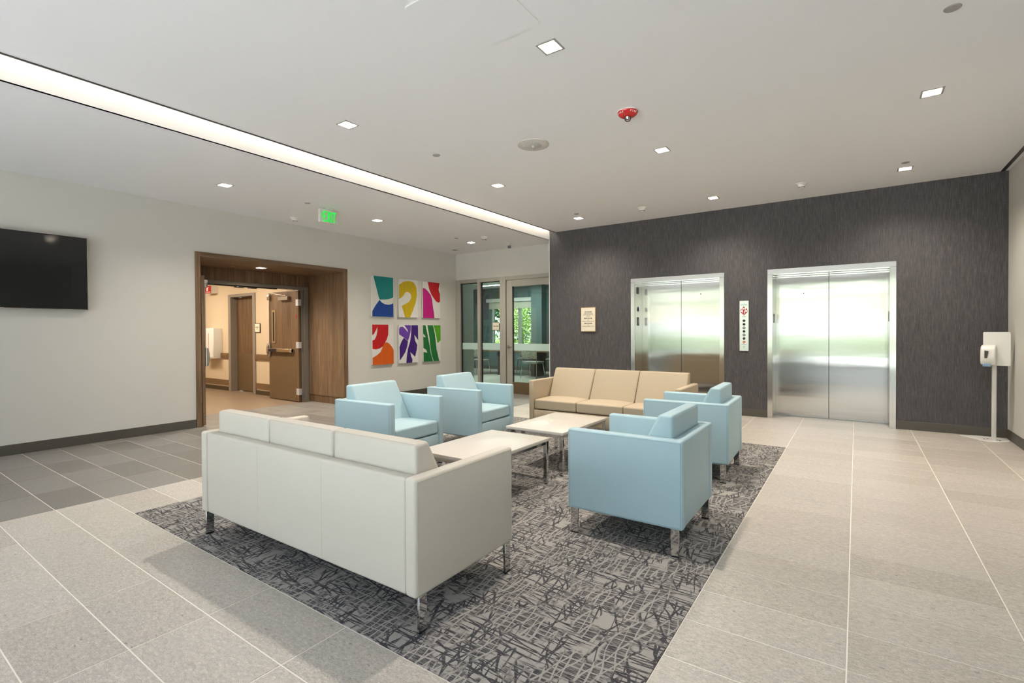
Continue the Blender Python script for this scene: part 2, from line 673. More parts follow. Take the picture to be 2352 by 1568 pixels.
mb = MB().box(XL, -7.25, YF - .2, YF, 0, 3.75).box(3.15, XE + .2, YF - .2, YF, 0, 3.75).box(-7.25, 3.15, YF - .2, YF, 3.02, 3.75).box(-7.25, 3.15, YF - .2, YF, -.2, .12)
struct('wall_front', mb, M_wall, 'pale wall around the lobby windows')

# baseboards
BH = .115
struct('baseboard_left', MB().box(XL, XL + .012, YF, 3.165, 0, BH).box(XL, XL + .012, 5.70, YG, 0, BH), M_base, 'dark grey rubber base along the pale wall', bev=.003, seg=1)
struct('baseboard_back', MB().box(XC, E1[0] - .002, YD - .012, YD, 0, BH).box(E1[1] + .002, E2[0] - .002, YD - .012, YD, 0, BH).box(E2[1] + .002, XR, YD - .012, YD, 0, BH), M_base, 'dark grey rubber base along the dark wall', bev=.003, seg=1)
struct('baseboard_right', MB().box(XR - .012, XR, 4.6, YD - .012, 0, BH), M_base, 'dark grey rubber base along the side wall', bev=.003, seg=1)

# windows behind the camera
wn = sthing('window_1', 'wide lobby window with slim metal mullions', (-2.05, YF, .12))
for i in range(7):
    x = -7.25 + i * 10.4 / 6
    obj('mullion', MB().box(x - .03, x + .03, YF - .14, YF - .04, .12, 3.02).mesh('mullion'), M_alu, wn, True)
for z in (.12, 2.45, 2.97):
    obj('transom', MB().box(-7.25, 3.15, YF - .13, YF - .05, z, z + .05).mesh('transom'), M_alu, wn, True)
for i in range(6):
    x = -7.25 + i * 10.4 / 6
    for z0, z1 in ((.17, 2.45), (2.5, 2.97)):
        obj('pane', MB().box(x + .03, x + 10.4 / 6 - .03, YF - .095, YF - .085, z0, z1).mesh('pane'), M_clear, wn, True)

# ------------------------------------------------------------------ floor and tiles
CX0, CX1, CY0, CY1 = -4.37, -.65, 1.393, 6.342
fl = struct('floor', MB().box(-8.66, XE, YF, YG, -.15, -.0018), M_grout, 'stone tiled lobby floor of cream and grey tiles')
cells = []
PX, PY = .62, (CY1 - CY0) / 16


def seq(a, step, lo, hi):
    s = [a]
    while s[-1] < hi:
        s.append(s[-1] + step)
    while s[0] > lo:
        s.insert(0, s[0] - step)
    s = [min(max(x, lo), hi) for x in s]
    return [x for i, x in enumerate(s) if i == 0 or x - s[i - 1] > .015]


ys_l = seq(CY0, PY, YF, YG)
xs_l = seq(CX1, PX, -4.97, XE)
xs_l = sorted(set(xs_l) | {XR})
for i in range(len(xs_l) - 1):
    for j in range(len(ys_l) - 1):
        x0, x1, y0, y1 = xs_l[i], xs_l[i + 1], ys_l[j], ys_l[j + 1]
        cx, cy = (x0 + x1) / 2, (y0 + y1) / 2
        if CX0 < cx < CX1 and CY0 < cy < CY1:
            continue
        if cx > XR and cy > 4.4:
            continue
        y1c = y1
        if cy > YD and x0 > XC:
            if E1[0] < cx < E1[1] or E2[0] < cx < E2[1]:
                pass
            else:
                continue
        cells.append((x0, x1, y0, y1, 0))
ys_g = seq(1.385, .3045, YF, YG)
xs_g = sorted(set(seq(-4.97, .607, -8.66, -4.97)) | {XL})
for i in range(len(xs_g) - 1):
    for j in range(len(ys_g) - 1):
        x0, x1, y0, y1 = xs_g[i], xs_g[i + 1], ys_g[j], ys_g[j + 1]
        if (x0 + x1) / 2 < XL:
            if not 3.1 < (y0 + y1) / 2 < 5.7:
                continue
        cells.append((x0, x1, y0, y1, 1))


def inview(c):
    p = Vector(((c[0] + c[1]) / 2, (c[2] + c[3]) / 2, 0)) - Vector((0, 0, CH))
    d = p.dot(F)
    if d < .8:
        return 0
    u, v = FPX * p.dot(R) / d, FPX * p.dot(U) / d
    if abs(u) > 1300 or v < -900:
        return 0
    return (c[1] - c[0]) * (c[3] - c[2]) / d ** 3


cells.sort(key=lambda c: -inview(c))
GAP = .0027
tile_me = {}


def tile_mesh(lx, ly, k):
    key = (round(lx, 3), round(ly, 3), k)
    if key not in tile_me:
        a, b = lx / 2 - GAP, ly / 2 - GAP
        ch = .0012
        vs = [(-a, -b, -.01), (a, -b, -.01), (a, b, -.01), (-a, b, -.01), (-a, -b, -ch), (a, -b, -ch), (a, b, -ch), (-a, b, -ch),
              (-a + ch, -b + ch, 0), (a - ch, -b + ch, 0), (a - ch, b - ch, 0), (-a + ch, b - ch, 0)]
        fs = [(8, 9, 10, 11)]
        for q in (0, 4):
            fs += [(q + i, q + (i + 1) % 4, q + 4 + (i + 1) % 4, q + 4 + i) for i in range(4)]
        me = me_from('tile', vs, fs)
        me.materials.append((M_light, M_greyst)[k])
        tile_me[key] = me
    return tile_me[key]


rest = [MB(), MB()]
for i, (x0, x1, y0, y1, k) in enumerate(cells):
    lx, ly = x1 - x0, y1 - y0
    if i < 300:
        obj('tile', tile_mesh(lx, ly, k), None, fl, loc=((x0 + x1) / 2, (y0 + y1) / 2, random.uniform(-.0002, .0002)))
    else:
        rest[k].box(x0 + GAP, x1 - GAP, y0 + GAP, y1 - GAP, -.01, 0)
for k, nm in ((0, 'cream_tile_field'), (1, 'grey_tile_field')):
    o = obj(nm, rest[k].mesh(nm), (M_light, M_greyst)[k], fl)
    o['kind'] = 'stuff'
struct('hall_floor', MB().box(-15.2, -8.66, 2.6, 6.1, -.15, 0), M_hallfloor, 'warm brown vinyl floor of the hallway')
struct('conference_floor', MB().box(-13.2, -3.6, YG, 14.3, -.15, 0), M_conffloor, 'dull carpet floor of the conference room')
tag(obj('inlaid_carpet', MB().box(CX0 + .002, CX1 - .002, CY0 + .002, CY1 - .002, -.01, .003).mesh('inlaid_carpet'), M_carpet),
    'charcoal and grey scratch-patterned carpet inlaid in the stone floor', 'carpet')


# ------------------------------------------------------------------ upholstered seating
def crown(h, ax):
    def f(bm):
        bmesh.ops.subdivide_edges(bm, edges=bm.edges[:], cuts=5, use_grid_fill=True)
        lo = Vector([min(v.co[i] for v in bm.verts) for i in range(3)])
        hi = Vector([max(v.co[i] for v in bm.verts) for i in range(3)])
        for v in bm.verts:
            tt = [(2 * (v.co[i] - lo[i]) / max(1e-6, hi[i] - lo[i]) - 1) for i in range(3)]
            o = [i for i in range(3) if i != ax]
            if tt[ax] > .99:
                v.co[ax] += h * (1 - tt[o[0]] ** 2) * (1 - tt[o[1]] ** 2)
    return f


def seat_unit(name, width, ncush, M, label, cat, loc, rotz, group):
    D, Z0, ZA, AT, BT = .375, .16, .685, .07, .075
    wd = width / 2
    t = thing(name, label, cat, loc, (0, 0, rad(rotz)), group)
    seam = M_piping[M]
    for s in (-1, 1):
        x0, x1 = sorted((s * wd, s * (wd - AT)))
        a = obj('arm', MB().box(x0, x1, -D, D, Z0, ZA).mesh('arm', .016, 3), M, t)
        xs = s * (wd + .0004)
        e = .014
        pts = [(xs, -D + e, Z0 + e), (xs, -D + e, ZA - e), (xs, D - e, ZA - e), (xs, D - e, Z0 + e), (xs, -D + e, Z0 + e)]
        obj('seam', MB().tube(pts, .0012, 6).mesh('seam'), seam, a)
        for y in (-D + .022, D - .072):
            xo = s * (wd - .003)
            lx = sorted((xo, xo - s * .014))
            lg = obj('leg', MB().box(lx[0], lx[1], y, y + .05, .006, Z0 + .004).mesh('leg', .002, 1), M_chrome, t)
            obj('foot_pad', MB().box(lx[0], lx[1], y, y + .05, 0, .006).mesh('foot_pad'), M_black, lg)
    iw = wd - AT
    cw = 2 * iw / ncush
    bp = obj('back_panel', MB().box(-iw + .0005, iw - .0005, -D + .006, -D + BT, Z0, ZA - .004).mesh('back_panel', .014, 3), M, t)
    for k in range(1, ncush):
        xs = -iw + k * cw
        obj('seam', MB().tube([(xs, -D + .0062, Z0 + .015), (xs, -D + .0062, ZA - .018)], .0010, 6).mesh('seam'), seam, bp)
    for k in range(ncush):
        x0 = -iw + k * cw
        prof = [(-D + BT + .002, .43), (-D + BT + .002, .815), (-D + BT + .088, .818), (-D + BT + .29, .43)]
        bc = obj('back_cushion', MB().prism(prof, lambda u, v, d: (d, u, v), x0 + .003, x0 + cw - .003).mesh('back_cushion', .018, 3), M, t)
        p2 = [(x0 + .02, -D + BT + .004, .813), (x0 + cw - .02, -D + BT + .004, .813)]
        obj('seam', MB().tube(p2, .0012, 6).mesh('seam'), seam, bc)
        obj('seat_cushion', MB().box(x0 + .004, x0 + cw - .004, -D + BT + .08, D - .012, .315, .442).mesh('seat_cushion', .02, 3, 60, subdiv=crown(.014, 2)), M, t)
    obj('seat_base', MB().box(-iw, iw, -D + BT, D - .006, Z0, .305).mesh('seat_base', .01, 2), M, t)
    return t


G_ch = 'pale blue lounge armchairs around the tables'
seat_unit('sofa', 1.965, 3, M_cream, 'cream three-seat sofa with its plain back facing the cream tile floor', 'sofa', (-2.553, 1.876, .003), .6, 'lounge sofas')
seat_unit('sofa', 1.965, 3, M_tan, 'tan three-seat sofa with open seats in front of the elevators', 'sofa', (-2.553, 5.84, .003), 180.6, 'lounge sofas')
seat_unit('armchair', .745, 1, M_blue, 'pale blue armchair with its back to the stone floor, beside the cream sofa', 'armchair', (-1.20, 3.272, .003), 90.4, G_ch)
seat_unit('armchair', .735, 1, M_blue, 'pale blue armchair between another blue armchair and the tan sofa, facing the wood doorway', 'armchair', (-1.287, 4.905, .003), 91.8, G_ch)
seat_unit('armchair', .735, 1, M_blue, 'pale blue armchair facing the tables, next to the wood-lined doorway', 'armchair', (-3.775, 3.315, .003), -87.2, G_ch)
seat_unit('armchair', .735, 1, M_blue, 'pale blue armchair facing the tables, in front of the glass wall', 'armchair', (-3.775, 4.565, .003), -86.8, G_ch)


def table(label, loc):
    t = thing('coffee_table', label, 'table', loc, None, 'white coffee tables')
    a, b = .318, .487
    obj('table_top', MB().box(-a, a, -b, b, .372, .400).mesh('table_top', .003, 2), M_tabletop, t)
    fr = obj('rail', MB().box(-a + .02, a - .02, -b + .012, -b + .030, .345, .371).box(-a + .02, a - .02, b - .030, b - .012, .345, .371)
             .box(-a + .012, -a + .03, -b + .02, b - .02, .345, .371).box(a - .03, a - .012, -b + .02, b - .02, .345, .371).mesh('rail', .001, 1), M_chrome, t)
    for sx in (-1, 1):
        for sy in (-1, 1):
            x, y = sx * (a - .024), sy * (b - .024)
            lg = obj('leg', MB().box(x - .017, x + .017, y - .017, y + .017, .008, .371).mesh('leg', .002, 1), M_chrome, t)
            obj('glide', MB().cyl((x, y, 0), (x, y, .008), .013).mesh('glide'), M_black, lg)
    return t


table('white-topped coffee table with chrome legs beside the cream sofa', (-2.512, 3.233, .003))
table('white-topped coffee table with chrome legs in front of the tan sofa', (-2.508, 4.435, .003))


# ------------------------------------------------------------------ ceiling fittings
def downlight(label, loc, group, power, lamp=True, proto=[]):
    if not proto:
        t = thing('downlight', label, 'ceiling light', loc, None, group)
        mb = MB()
        o, i = .0735, .0585
        for s in ((-o, o, -o, -i), (-o, o, i, o), (-o, -i, -i, i), (i, o, -i, i)):
            mb.box(*s, -.004, 0)
        obj('trim', mb.mesh('trim'), M_trimgrey, t)
        a, b, h = .0605, .043, .05
        vs = [(-a, -a, 0), (a, -a, 0), (a, a, 0), (-a, a, 0), (-b, -b, h), (b, -b, h), (b, b, h), (-b, b, h)]
        obj('reflector', me_from('reflector', vs, [(0, 1, 5, 4), (1, 2, 6, 5), (2, 3, 7, 6), (3, 0, 4, 7)]), mat('reflector', (.9, .86, .78), .4), t)
        obj('lens', MB().box(-b, b, -b, b, h, h + .004).mesh('lens'), M_lens, t)
        l = bpy.data.lights.new('lamp', 'AREA')
        l.shape = 'SQUARE'
        l.size = .084
        l.spread = rad(140)
        l.energy = power
        l.color = (1, .885, .75)
        lo = bpy.data.objects.new('lamp', l)
        COL.objects.link(lo)
        lo.parent = t
        lo.location = (0, 0, h - .003)
        proto.append(t)
        return t
    c = copy_tree(proto[0])
    c.location = loc
    tag(c, label, 'ceiling light', group)
    return c


gm = 'square recessed downlights in the main ceiling'
gl_ = 'square recessed downlights in the lower ceiling strip'
LB = ['next to the access panel', 'beside the light cove, opposite the television', 'over the bare stone floor before the elevators',
      'next to the red fire strobe', 'beside the light cove, near the round speaker', 'by a sprinkler cover above the elevator next to the sanitizer stand',
      'between two smoke detectors above the call panel', 'above the floor directory plaque']
for i, (x, y) in enumerate(DL):
    downlight('square recessed downlight ' + LB[i], (x, y, ZH), gm, LAMP)
LB = ['between television and wood doorway', 'between exit sign and canvases', 'near the security camera']
for i, (x, y) in enumerate(DLL):
    downlight('square recessed downlight of the lower ceiling ' + LB[i], (x, y, ZL), gl_, LAMP)


def capdisc(label, loc, r, name='sprinkler_cover', cat='sprinkler', group='flush sprinkler covers'):
    o = obj(name, MB().lathe([(0, -.006), (r * .92, -.006), (r, -.002), (r, 0)]).mesh(name, smooth=True), M_trimgrey, loc=loc)
    tag(o, label, cat, group)


capdisc('flush grey sprinkler cover alone over the bare stone floor before the elevators', (.469, 3.954, ZH), .043)
capdisc('flush grey sprinkler cover between speaker disc and light cove', (-3.75, 3.966, ZH), .043)
capdisc('flush grey sprinkler cover beside a downlight, above the wide elevator', (.461, 7.283, ZH), .04)
capdisc('flush grey sprinkler cover beside a downlight, near the cove end', (-3.768, 7.281, ZH), .04)
capdisc('flush grey sprinkler cover beside the exit sign', (-6.216, 4.01, ZL), .04)
capdisc('flush grey sprinkler cover of the lower ceiling near the security camera', (-6.278, 7.174, ZL), .04)


def smoke(label, loc):
    t = thing('smoke_detector', label, 'smoke detector', loc, None, 'white ceiling smoke detectors')
    obj('housing', MB().lathe([(.074, 0), (.074, -.008), (.058, -.016), (.044, -.034), (.040, -.050)], 24).mesh('housing', smooth=True), M_white, t)
    obj('chamber_grille', MB().lathe([(.038, -.046), (.036, -.058), (0, -.062)], 24).mesh('chamber_grille', smooth=True), mat('grille_grey', (.22, .21, .2), .5), t)
    obj('sensor_cap', MB().lathe([(.030, -.056), (.028, -.068), (0, -.070)], 20).mesh('sensor_cap', smooth=True), M_white, t)


smoke('white smoke detector on the ceiling above the narrower elevator', (-2.74, 7.501, ZH))
smoke('white smoke detector on the ceiling above the call panel', (-.594, 7.513, ZH))
smoke('white smoke detector beside the hanging exit sign', (-7.17, 4.414, ZL))
smoke('white smoke detector on the lower ceiling near the security camera', (-5.763, 7.391, ZL))

t = thing('ceiling_speaker', 'round off-white ceiling speaker disc with small centre knob', 'speaker', (-2.727, 4.318, ZH))
obj('rim', MB().lathe([(.160, 0), (.160, -.010), (.150, -.014), (.085, -.016)], 48).mesh('rim', smooth=True), mat('speaker_rim', (.60, .58, .54), .5), t)
obj('grille', MB().lathe([(.086, -.015), (.08, -.018), (0, -.019)], 40).mesh('grille', smooth=True), mat('speaker_grille', (.50, .50, .48), .5), t)
obj('centre_knob', MB().lathe([(.013, -.018), (.013, -.032), (0, -.034)], 16).mesh('centre_knob', smooth=True), M_white, t)
for i in range(4):
    aa = .6 + i * math.pi / 2
    obj('screw', MB().lathe([(.005, -.016), (.004, -.020), (0, -.021)], 10, .098 * math.cos(aa), .098 * math.sin(aa)).mesh('screw'), M_white, t)

t = thing('fire_strobe', 'red ceiling fire alarm strobe with clear bulb and FIRE lettering', 'fire alarm', (-1.648, 4.16, ZH))
obj('base_plate', MB().lathe([(.092, 0), (.092, -.006), (.088, -.008)], 40).mesh('base_plate', smooth=True), M_white, t)
obj('housing', MB().lathe([(.089, -.004), (.087, -.014), (.074, -.034), (.05, -.046), (.028, -.050), (0, -.050)], 40).mesh('housing', smooth=True), M_red, t)
obj('bulb', MB().lathe([(.028, -.048), (.030, -.062), (.026, -.076), (.014, -.086), (0, -.088)], 24).mesh('bulb', smooth=True), glass('strobe_lens', (.9, .9, .88), 2.), t)
obj('reflector', MB().lathe([(.022, -.05), (.016, -.066), (0, -.068)], 20).mesh('reflector', smooth=True), M_chrome, t)
for a0 in (-150, 30, -60, 120):
    for i, ch in enumerate('FIRE'):
        aa = rad(a0 + (i - 1.5) * 13 + 30)
        rr = .0815
        q = Matrix.Rotation(aa + math.pi / 2, 4, 'Z') @ Matrix.Rotation(rad(90 + 35), 4, 'X')
        text('lettering', ch, .021, M_whiteink, t, (-1.648 + rr * math.cos(aa), 4.16 + rr * math.sin(aa), ZH - .0245), q.to_euler(), bold=.0006)

# access panel with rounded corners
px0, px1, py0, py1 = -2.217, -1.615, 2.06, 2.664


def rrect(x0, x1, y0, y1, r, k=6):
    out = []
    for cx, cy, a0 in ((x1 - r, y0 + r, -90), (x1 - r, y1 - r, 0), (x0 + r, y1 - r, 90), (x0 + r, y0 + r, 180)):
        for i in range(k + 1):
            a = rad(a0 + 90 * i / k)
            out.append((cx + r * math.cos(a), cy + r * math.sin(a)))
    return out


t = thing('access_panel', 'flush white square access panel with rounded corners in the main ceiling', 'access panel', ((px0 + px1) / 2, (py0 + py1) / 2, ZH))
obj('panel', MB().prism(rrect(px0, px1, py0, py1, .045), lambda u, v, d: (u, v, d), ZH - .0045, ZH + .0).mesh('panel', .0015, 1, 60), M_ceil, t, True)
obj('joint', MB().prism(rrect(px0 - .003, px1 + .003, py0 - .003, py1 + .003, .048), lambda u, v, d: (u, v, d), ZH - .0012, ZH).mesh('joint'), M_ceil, t, True)

# exit sign
ex, ey0, ey1, ez0, ez1 = -6.243, 4.212, 4.520, 2.900, 3.088
t = thing('exit_sign', 'white hanging exit sign with green lit EXIT letters and arrow', 'exit sign', (ex, (ey0 + ey1) / 2, ZL))
obj('face_plate', MB().box(ex - .028, ex + .012, ey0, ey1, ez0, ez1).mesh('face_plate', .003, 2), mat('sign_white', (.72, .71, .66), .5), t, True)
obj('ceiling_canopy', MB().box(ex - .045, ex + .03, 4.30, 4.43, ez1, ZL).mesh('ceiling_canopy', .004, 2), M_white, t, True)
hh, st = .150, .0185
zc = (ez0 + ez1) / 2 - .006


def strokes(segs):
    mb = MB()
    for (y0, z0), (y1, z1), wd in segs:
        d = Vector((y1 - y0, z1 - z0)).normalized()
        nn = Vector((-d.y, d.x)) * wd / 2
        p = [(y0 + nn.x, z0 + nn.y), (y1 + nn.x, z1 + nn.y), (y1 - nn.x, z1 - nn.y), (y0 - nn.x, z0 - nn.y)]
        mb.prism(p, lambda u, v, d_: (d_, u, v), ex + .0105, ex + .0155)
    return mb


zt, zb = zc + hh / 2, zc - hh / 2
h_ = st / 2
L = {'E': [((4.2656 + h_, zb), (4.2656 + h_, zt), st), ((4.2656, zt - h_), (4.3207, zt - h_), st), ((4.2656, zc), (4.318, zc), st), ((4.2656, zb + h_), (4.3207, zb + h_), st)],
     'X': [((4.334, zb), (4.377, zt), st), ((4.377, zb), (4.334, zt), st)],
     'I': [((4.4003, zb), (4.4003, zt), st)],
     'T': [((4.446, zb), (4.446, zt), st), ((4.4185, zt - h_), (4.4735, zt - h_), st)],
     'arrow': [((4.226, zc + .012), (4.254, zc + .036), .011), ((4.226, zc + .012), (4.254, zc - .012), .011)]}
for k, sg in L.items():
    obj('arrow' if k == 'arrow' else 'letter', strokes(sg).mesh('letter'), M_green, t, True)
obj('indicator', MB().cyl((ex, 4.365, ez0 - .004), (ex, 4.365, ez0 + .002), .004, seg=8).mesh('indicator'), M_reddot, t, True)

# security camera and small vent
t = thing('security_camera', 'small white ceiling security camera with dark lens on the lower ceiling', 'camera', (-5.771, 8.187, ZL))
obj('mount', MB().lathe([(.052, 0), (.05, -.012), (.022, -.035), (.02, -.06)], 20).mesh('mount', smooth=True), M_white, t)
bd = obj('body', MB().box(-.03, .05, -.085, .03, -.115, -.045).mesh('body', .01, 2), M_white, t, rot=(rad(8), 0, rad(38)))
obj('lens_face', MB().box(-.024, .044, -.088, -.084, -.109, -.051).mesh('lens_face', .004, 1), mat('lens_face', (.13, .13, .14), .25), bd)
tag(obj('ceiling_sensor', MB().box(-.06, .06, -.06, .06, -.006, 0).mesh('ceiling_sensor', .003, 1), M_trimgrey, loc=(-7.205, 8.187, ZL)), 'small square grey plate on the ceiling where pale wall meets glass wall', 'sensor')

# ------------------------------------------------------------------ television and canvases
ty0, ty1, tz0, tz1 = .46, 1.968, 1.612, 2.468
t = thing('television', 'large black wall-mounted flat television', 'television', (XL, (ty0 + ty1) / 2, (tz0 + tz1) / 2))
obj('case', MB().box(XL + .03, XL + .076, ty0, ty1, tz0, tz1).mesh('case', .004, 2), M_black, t, True)
obj('screen', MB().box(XL + .076, XL + .0775, ty0 + .009, ty1 - .009, tz0 + .016, tz1 - .009).mesh('screen'), mat('screen_black', (.006, .006, .007), .07, spec=.5), t, True)
obj('bezel', MB().box(XL + .070, XL + .0765, ty0 - .002, ty1 + .002, tz0 - .002, tz0 + .004).box(XL + .070, XL + .0765, ty1 - .002, ty1 + .003, tz0, tz1).box(XL + .070, XL + .0765, ty0, ty1, tz1 - .002, tz1 + .003).mesh('bezel'), M_nickel, t, True)
obj('badge', MB().box(XL + .072, XL + .079, 1.17, 1.255, tz0 - .004, tz0 + .008).mesh('badge'), M_nickel, t, True)
obj('wall_bracket', MB().box(XL + .0015, XL + .032, .95, 1.5, 1.8, 2.3).mesh('wall_bracket'), M_darktrim, t, True)

ART = [
 ((110, 160), (355, 185), (355, 625), (118, 620), (6.232, 6.763), (1.630, 2.410), 'teal and deep blue shapes', [
  ((.005, .235, .235), [(132, 162), (355, 185), (355, 405), (330, 415), (300, 425), (250, 430), (200, 430), (185, 390), (165, 300), (145, 220)]),
  ((.008, .055, .30), [(198, 432), (225, 465), (260, 483), (300, 488), (330, 482), (355, 470), (355, 625), (118, 620), (118, 560), (150, 500)])]),
 ((418, 195), (630, 215), (632, 635), (420, 630), (6.912, 7.437), (1.627, 2.410), 'a yellow question-mark curve', [
  ((.56, .40, .005), [(420, 265), (470, 232), (505, 223), (540, 222), (570, 230), (590, 245), (607, 270), (618, 300), (622, 380), (605, 470), (575, 550), (540, 633), (485, 632), (470, 570), (450, 505), (475, 487), (500, 475), (525, 460), (540, 440), (553, 415), (555, 390), (545, 362), (520, 344), (500, 345), (487, 353), (470, 385), (450, 405), (420, 425)])]),
 ((685, 228), (880, 245), (882, 643), (690, 637), (7.584, 8.116), (1.626, 2.408), 'a magenta and a red shape', [
  ((.50, .005, .012), [(742, 232), (878, 245), (870, 280), (865, 320), (872, 350), (880, 360), (881, 455), (860, 465), (835, 450), (805, 410), (780, 370), (760, 320)]),
  ((.50, .010, .19), [(688, 302), (715, 310), (745, 340), (775, 380), (790, 430), (800, 520), (810, 580), (815, 641), (690, 637)])]),
 ((120, 712), (358, 712), (360, 1153), (122, 1168), (6.236, 6.764), (.696, 1.475), 'a red and an orange shape', [
  ((.52, .008, .010), [(120, 712), (300, 712), (298, 820), (285, 865), (260, 920), (240, 955), (200, 980), (160, 990), (122, 985), (122, 890), (145, 880), (165, 840), (175, 790), (178, 735), (160, 775), (140, 815), (120, 830)]),
  ((.65, .11, .006), [(122, 1085), (170, 1055), (210, 1020), (230, 970), (250, 925), (280, 908), (315, 930), (345, 970), (360, 1000), (360, 1153), (122, 1168)])]),
 ((420, 717), (635, 718), (640, 1137), (428, 1147), (6.911, 7.443), (.690, 1.471), 'purple leaf shapes', [
  ((.13, .045, .36), [(421, 760), (435, 738), (465, 735), (490, 760), (523, 800), (515, 770), (480, 717), (556, 718), (550, 790), (535, 850), (520, 895), (480, 860), (423, 820)]),
  ((.045, .008, .17), [(560, 718), (635, 718), (637, 890), (610, 850), (592, 825), (600, 890), (625, 940), (620, 990), (600, 1075), (575, 1050), (545, 1020), (555, 1070), (570, 1105), (565, 1140), (500, 1143), (505, 1070), (520, 980), (545, 900), (555, 820)]),
  ((.045, .008, .17), [(475, 858), (520, 900), (510, 960), (490, 1020), (460, 1070), (429, 1115), (426, 960), (450, 900)])]),
 ((690, 717), (888, 720), (888, 1117), (697, 1130), (7.588, 8.124), (.690, 1.474), 'dark and bright green leaf shapes', [
  ((.008, .14, .025), [(690, 717), (718, 718), (735, 790), (750, 870), (765, 960), (775, 1030), (800, 1123), (697, 1130), (696, 1020), (738, 1028), (725, 995), (696, 975), (694, 850), (722, 855), (710, 830), (692, 815)]),
  ((.012, .16, .03), [(740, 718), (802, 719), (820, 800), (830, 880), (840, 980), (870, 1118), (808, 1122), (785, 1050), (770, 950), (760, 850)]),
  ((.09, .36, .012), [(808, 719), (888, 720), (888, 890), (852, 920), (840, 850), (825, 780)])])]
M_canvas = mat('white_canvas', (.74, .73, .70), .6)
acol = {}
for TL, TR, BR, BL, (ay0, ay1), (az0, az1), desc, shapes in ART:
    t = thing('canvas', 'unframed white canvas painted with %s, on the pale wall' % desc, 'painting', (XL, (ay0 + ay1) / 2, az0), None, 'six abstract canvases in two rows')
    obj('stretched_canvas', MB().box(XL + .004, XL + .036, ay0, ay1, az0, az1).mesh('stretched_canvas', .002, 1), M_canvas, t, True)
    for q, (colr, pts) in enumerate(shapes):
        if colr not in acol:
            m = mat('paint', colr, .5)
            n = N(m)
            f = n.noise(n.pos((1, 9, 1.5)), 3, 3)
            n.color(n.mix(f, tuple(c_ * .8 for c_ in colr), tuple(min(1, c_ * 1.2) for c_ in colr)))
            acol[colr] = m
        poly = []
        for x, yy in pts:
            u = (x - (TL[0] + BL[0]) / 2) / ((TR[0] + BR[0]) / 2 - (TL[0] + BL[0]) / 2)
            u = min(1, max(0, u))
            top, bot = TL[1] + (TR[1] - TL[1]) * u, BL[1] + (BR[1] - BL[1]) * u
            vv = min(1, max(0, (yy - top) / (bot - top)))
            poly.append((ay0 + (ay1 - ay0) * (.001 + .998 * u), az1 - (az1 - az0) * (.001 + .998 * vv)))
        bm = bmesh.new()
        vs = [bm.verts.new((XL + .0366 + .0002 * q, a_, b2)) for a_, b2 in poly]
        fc = bm.faces.new(vs)
        bmesh.ops.recalc_face_normals(bm, faces=[fc])
        if fc.normal.x < 0:
            fc.normal_flip()
        bmesh.ops.triangulate(bm, faces=[fc])
        me = bpy.data.meshes.new('painted_shape')
        bm.to_mesh(me)
        bm.free()
        obj('painted_shape', me, acol[colr], t, True)

# ------------------------------------------------------------------ wood-lined doorway
PXB, PY0, PY1, PZ = -8.70, 3.235, 5.62, 2.415
pt = sthing('door_surround', 'deep walnut-lined doorway surround in the pale wall', (XL, 4.43, 0))
fo = XL + .022
struct('face_frame', MB().box(XL - .02, fo, 3.169, PY0, 0, 2.477), M_wood, '', pt, bev=.002, seg=1)
struct('face_frame', MB().box(XL - .02, fo, PY1 - .012, 5.696, 0, 2.477), M_wood, '', pt, bev=.002, seg=1)
struct('face_frame', MB().box(XL - .02, fo - .0005, PY0, PY1 - .012, PZ, 2.477), M_woodh, '', pt, bev=.002, seg=1)
struct('jamb_panel', MB().box(PXB, XL - .02, PY1, PY1 + .04, .14, PZ), M_wood, '', pt)
struct('jamb_panel', MB().box(PXB, XL - .02, PY0 - .04, PY0, .0, PZ), M_wood, '', pt)
struct('jamb_base', MB().box(PXB, XL - .02, PY1 + .012, PY1 + .04, 0, .14), M_woodd, '', pt)
HX = -8.19
mbp = MB()
for q in ((PXB - .1, HX - .062, PY0 - .04, PY1 + .04), (HX + .062, XL - .02, PY0 - .04, PY1 + .04), (HX - .062, HX + .062, PY0 - .04, 4.417 - .062), (HX - .062, HX + .062, 4.417 + .062, PY1 + .04)):
    mbp.box(*q, PZ, PZ + .04)
struct('soffit_panel', mbp, M_woodh, '', pt)
struct('header_panel', MB().box(PXB - .12, PXB, PY0 - .04, PY1 + .04, 2.20, PZ), M_wood, '', pt)
struct('header_panel', MB().box(PXB - .12, PXB, PY0 - .04, 3.25, 0, 2.2).box(PXB - .12, PXB, 5.605, PY1 + .04, 0, 2.2), M_wood, '', pt)
downlight('square recessed lit downlight in the walnut doorway soffit', (HX, 4.417, PZ), 'square recessed downlight of the doorway', LAMP)
capdisc('tiny flush sprinkler cover in the walnut doorway soffit', (-8.33, 4.02, PZ), .035)
SY0, SY1 = 3.375, 5.467
df = sthing('door_frame', 'taupe steel double door frame inside the walnut doorway', (PXB, 4.42, 0))
struct('jamb', MB().box(PXB - .14, PXB + .012, SY1 + .05, 5.605, 0, 2.20).box(PXB - .11, PXB - .02, SY1, SY1 + .05, 0, 2.15), M_steelpaint, '', df, bev=.003, seg=1)
struct('jamb', MB().box(PXB - .14, PXB + .012, 3.25, SY0 - .05, 0, 2.20).box(PXB - .11, PXB - .02, SY0 - .05, SY0, 0, 2.15), M_steelpaint, '', df, bev=.003, seg=1)
struct('head', MB().box(PXB - .14, PXB + .012, SY0 - .05, SY1 + .05, 2.142, 2.20), M_steelpaint, '', df, bev=.003, seg=1)
struct('weather_strip', MB().box(PXB - .1, PXB - .02, SY0, 5.0, 2.124, 2.142), M_black, '', df)
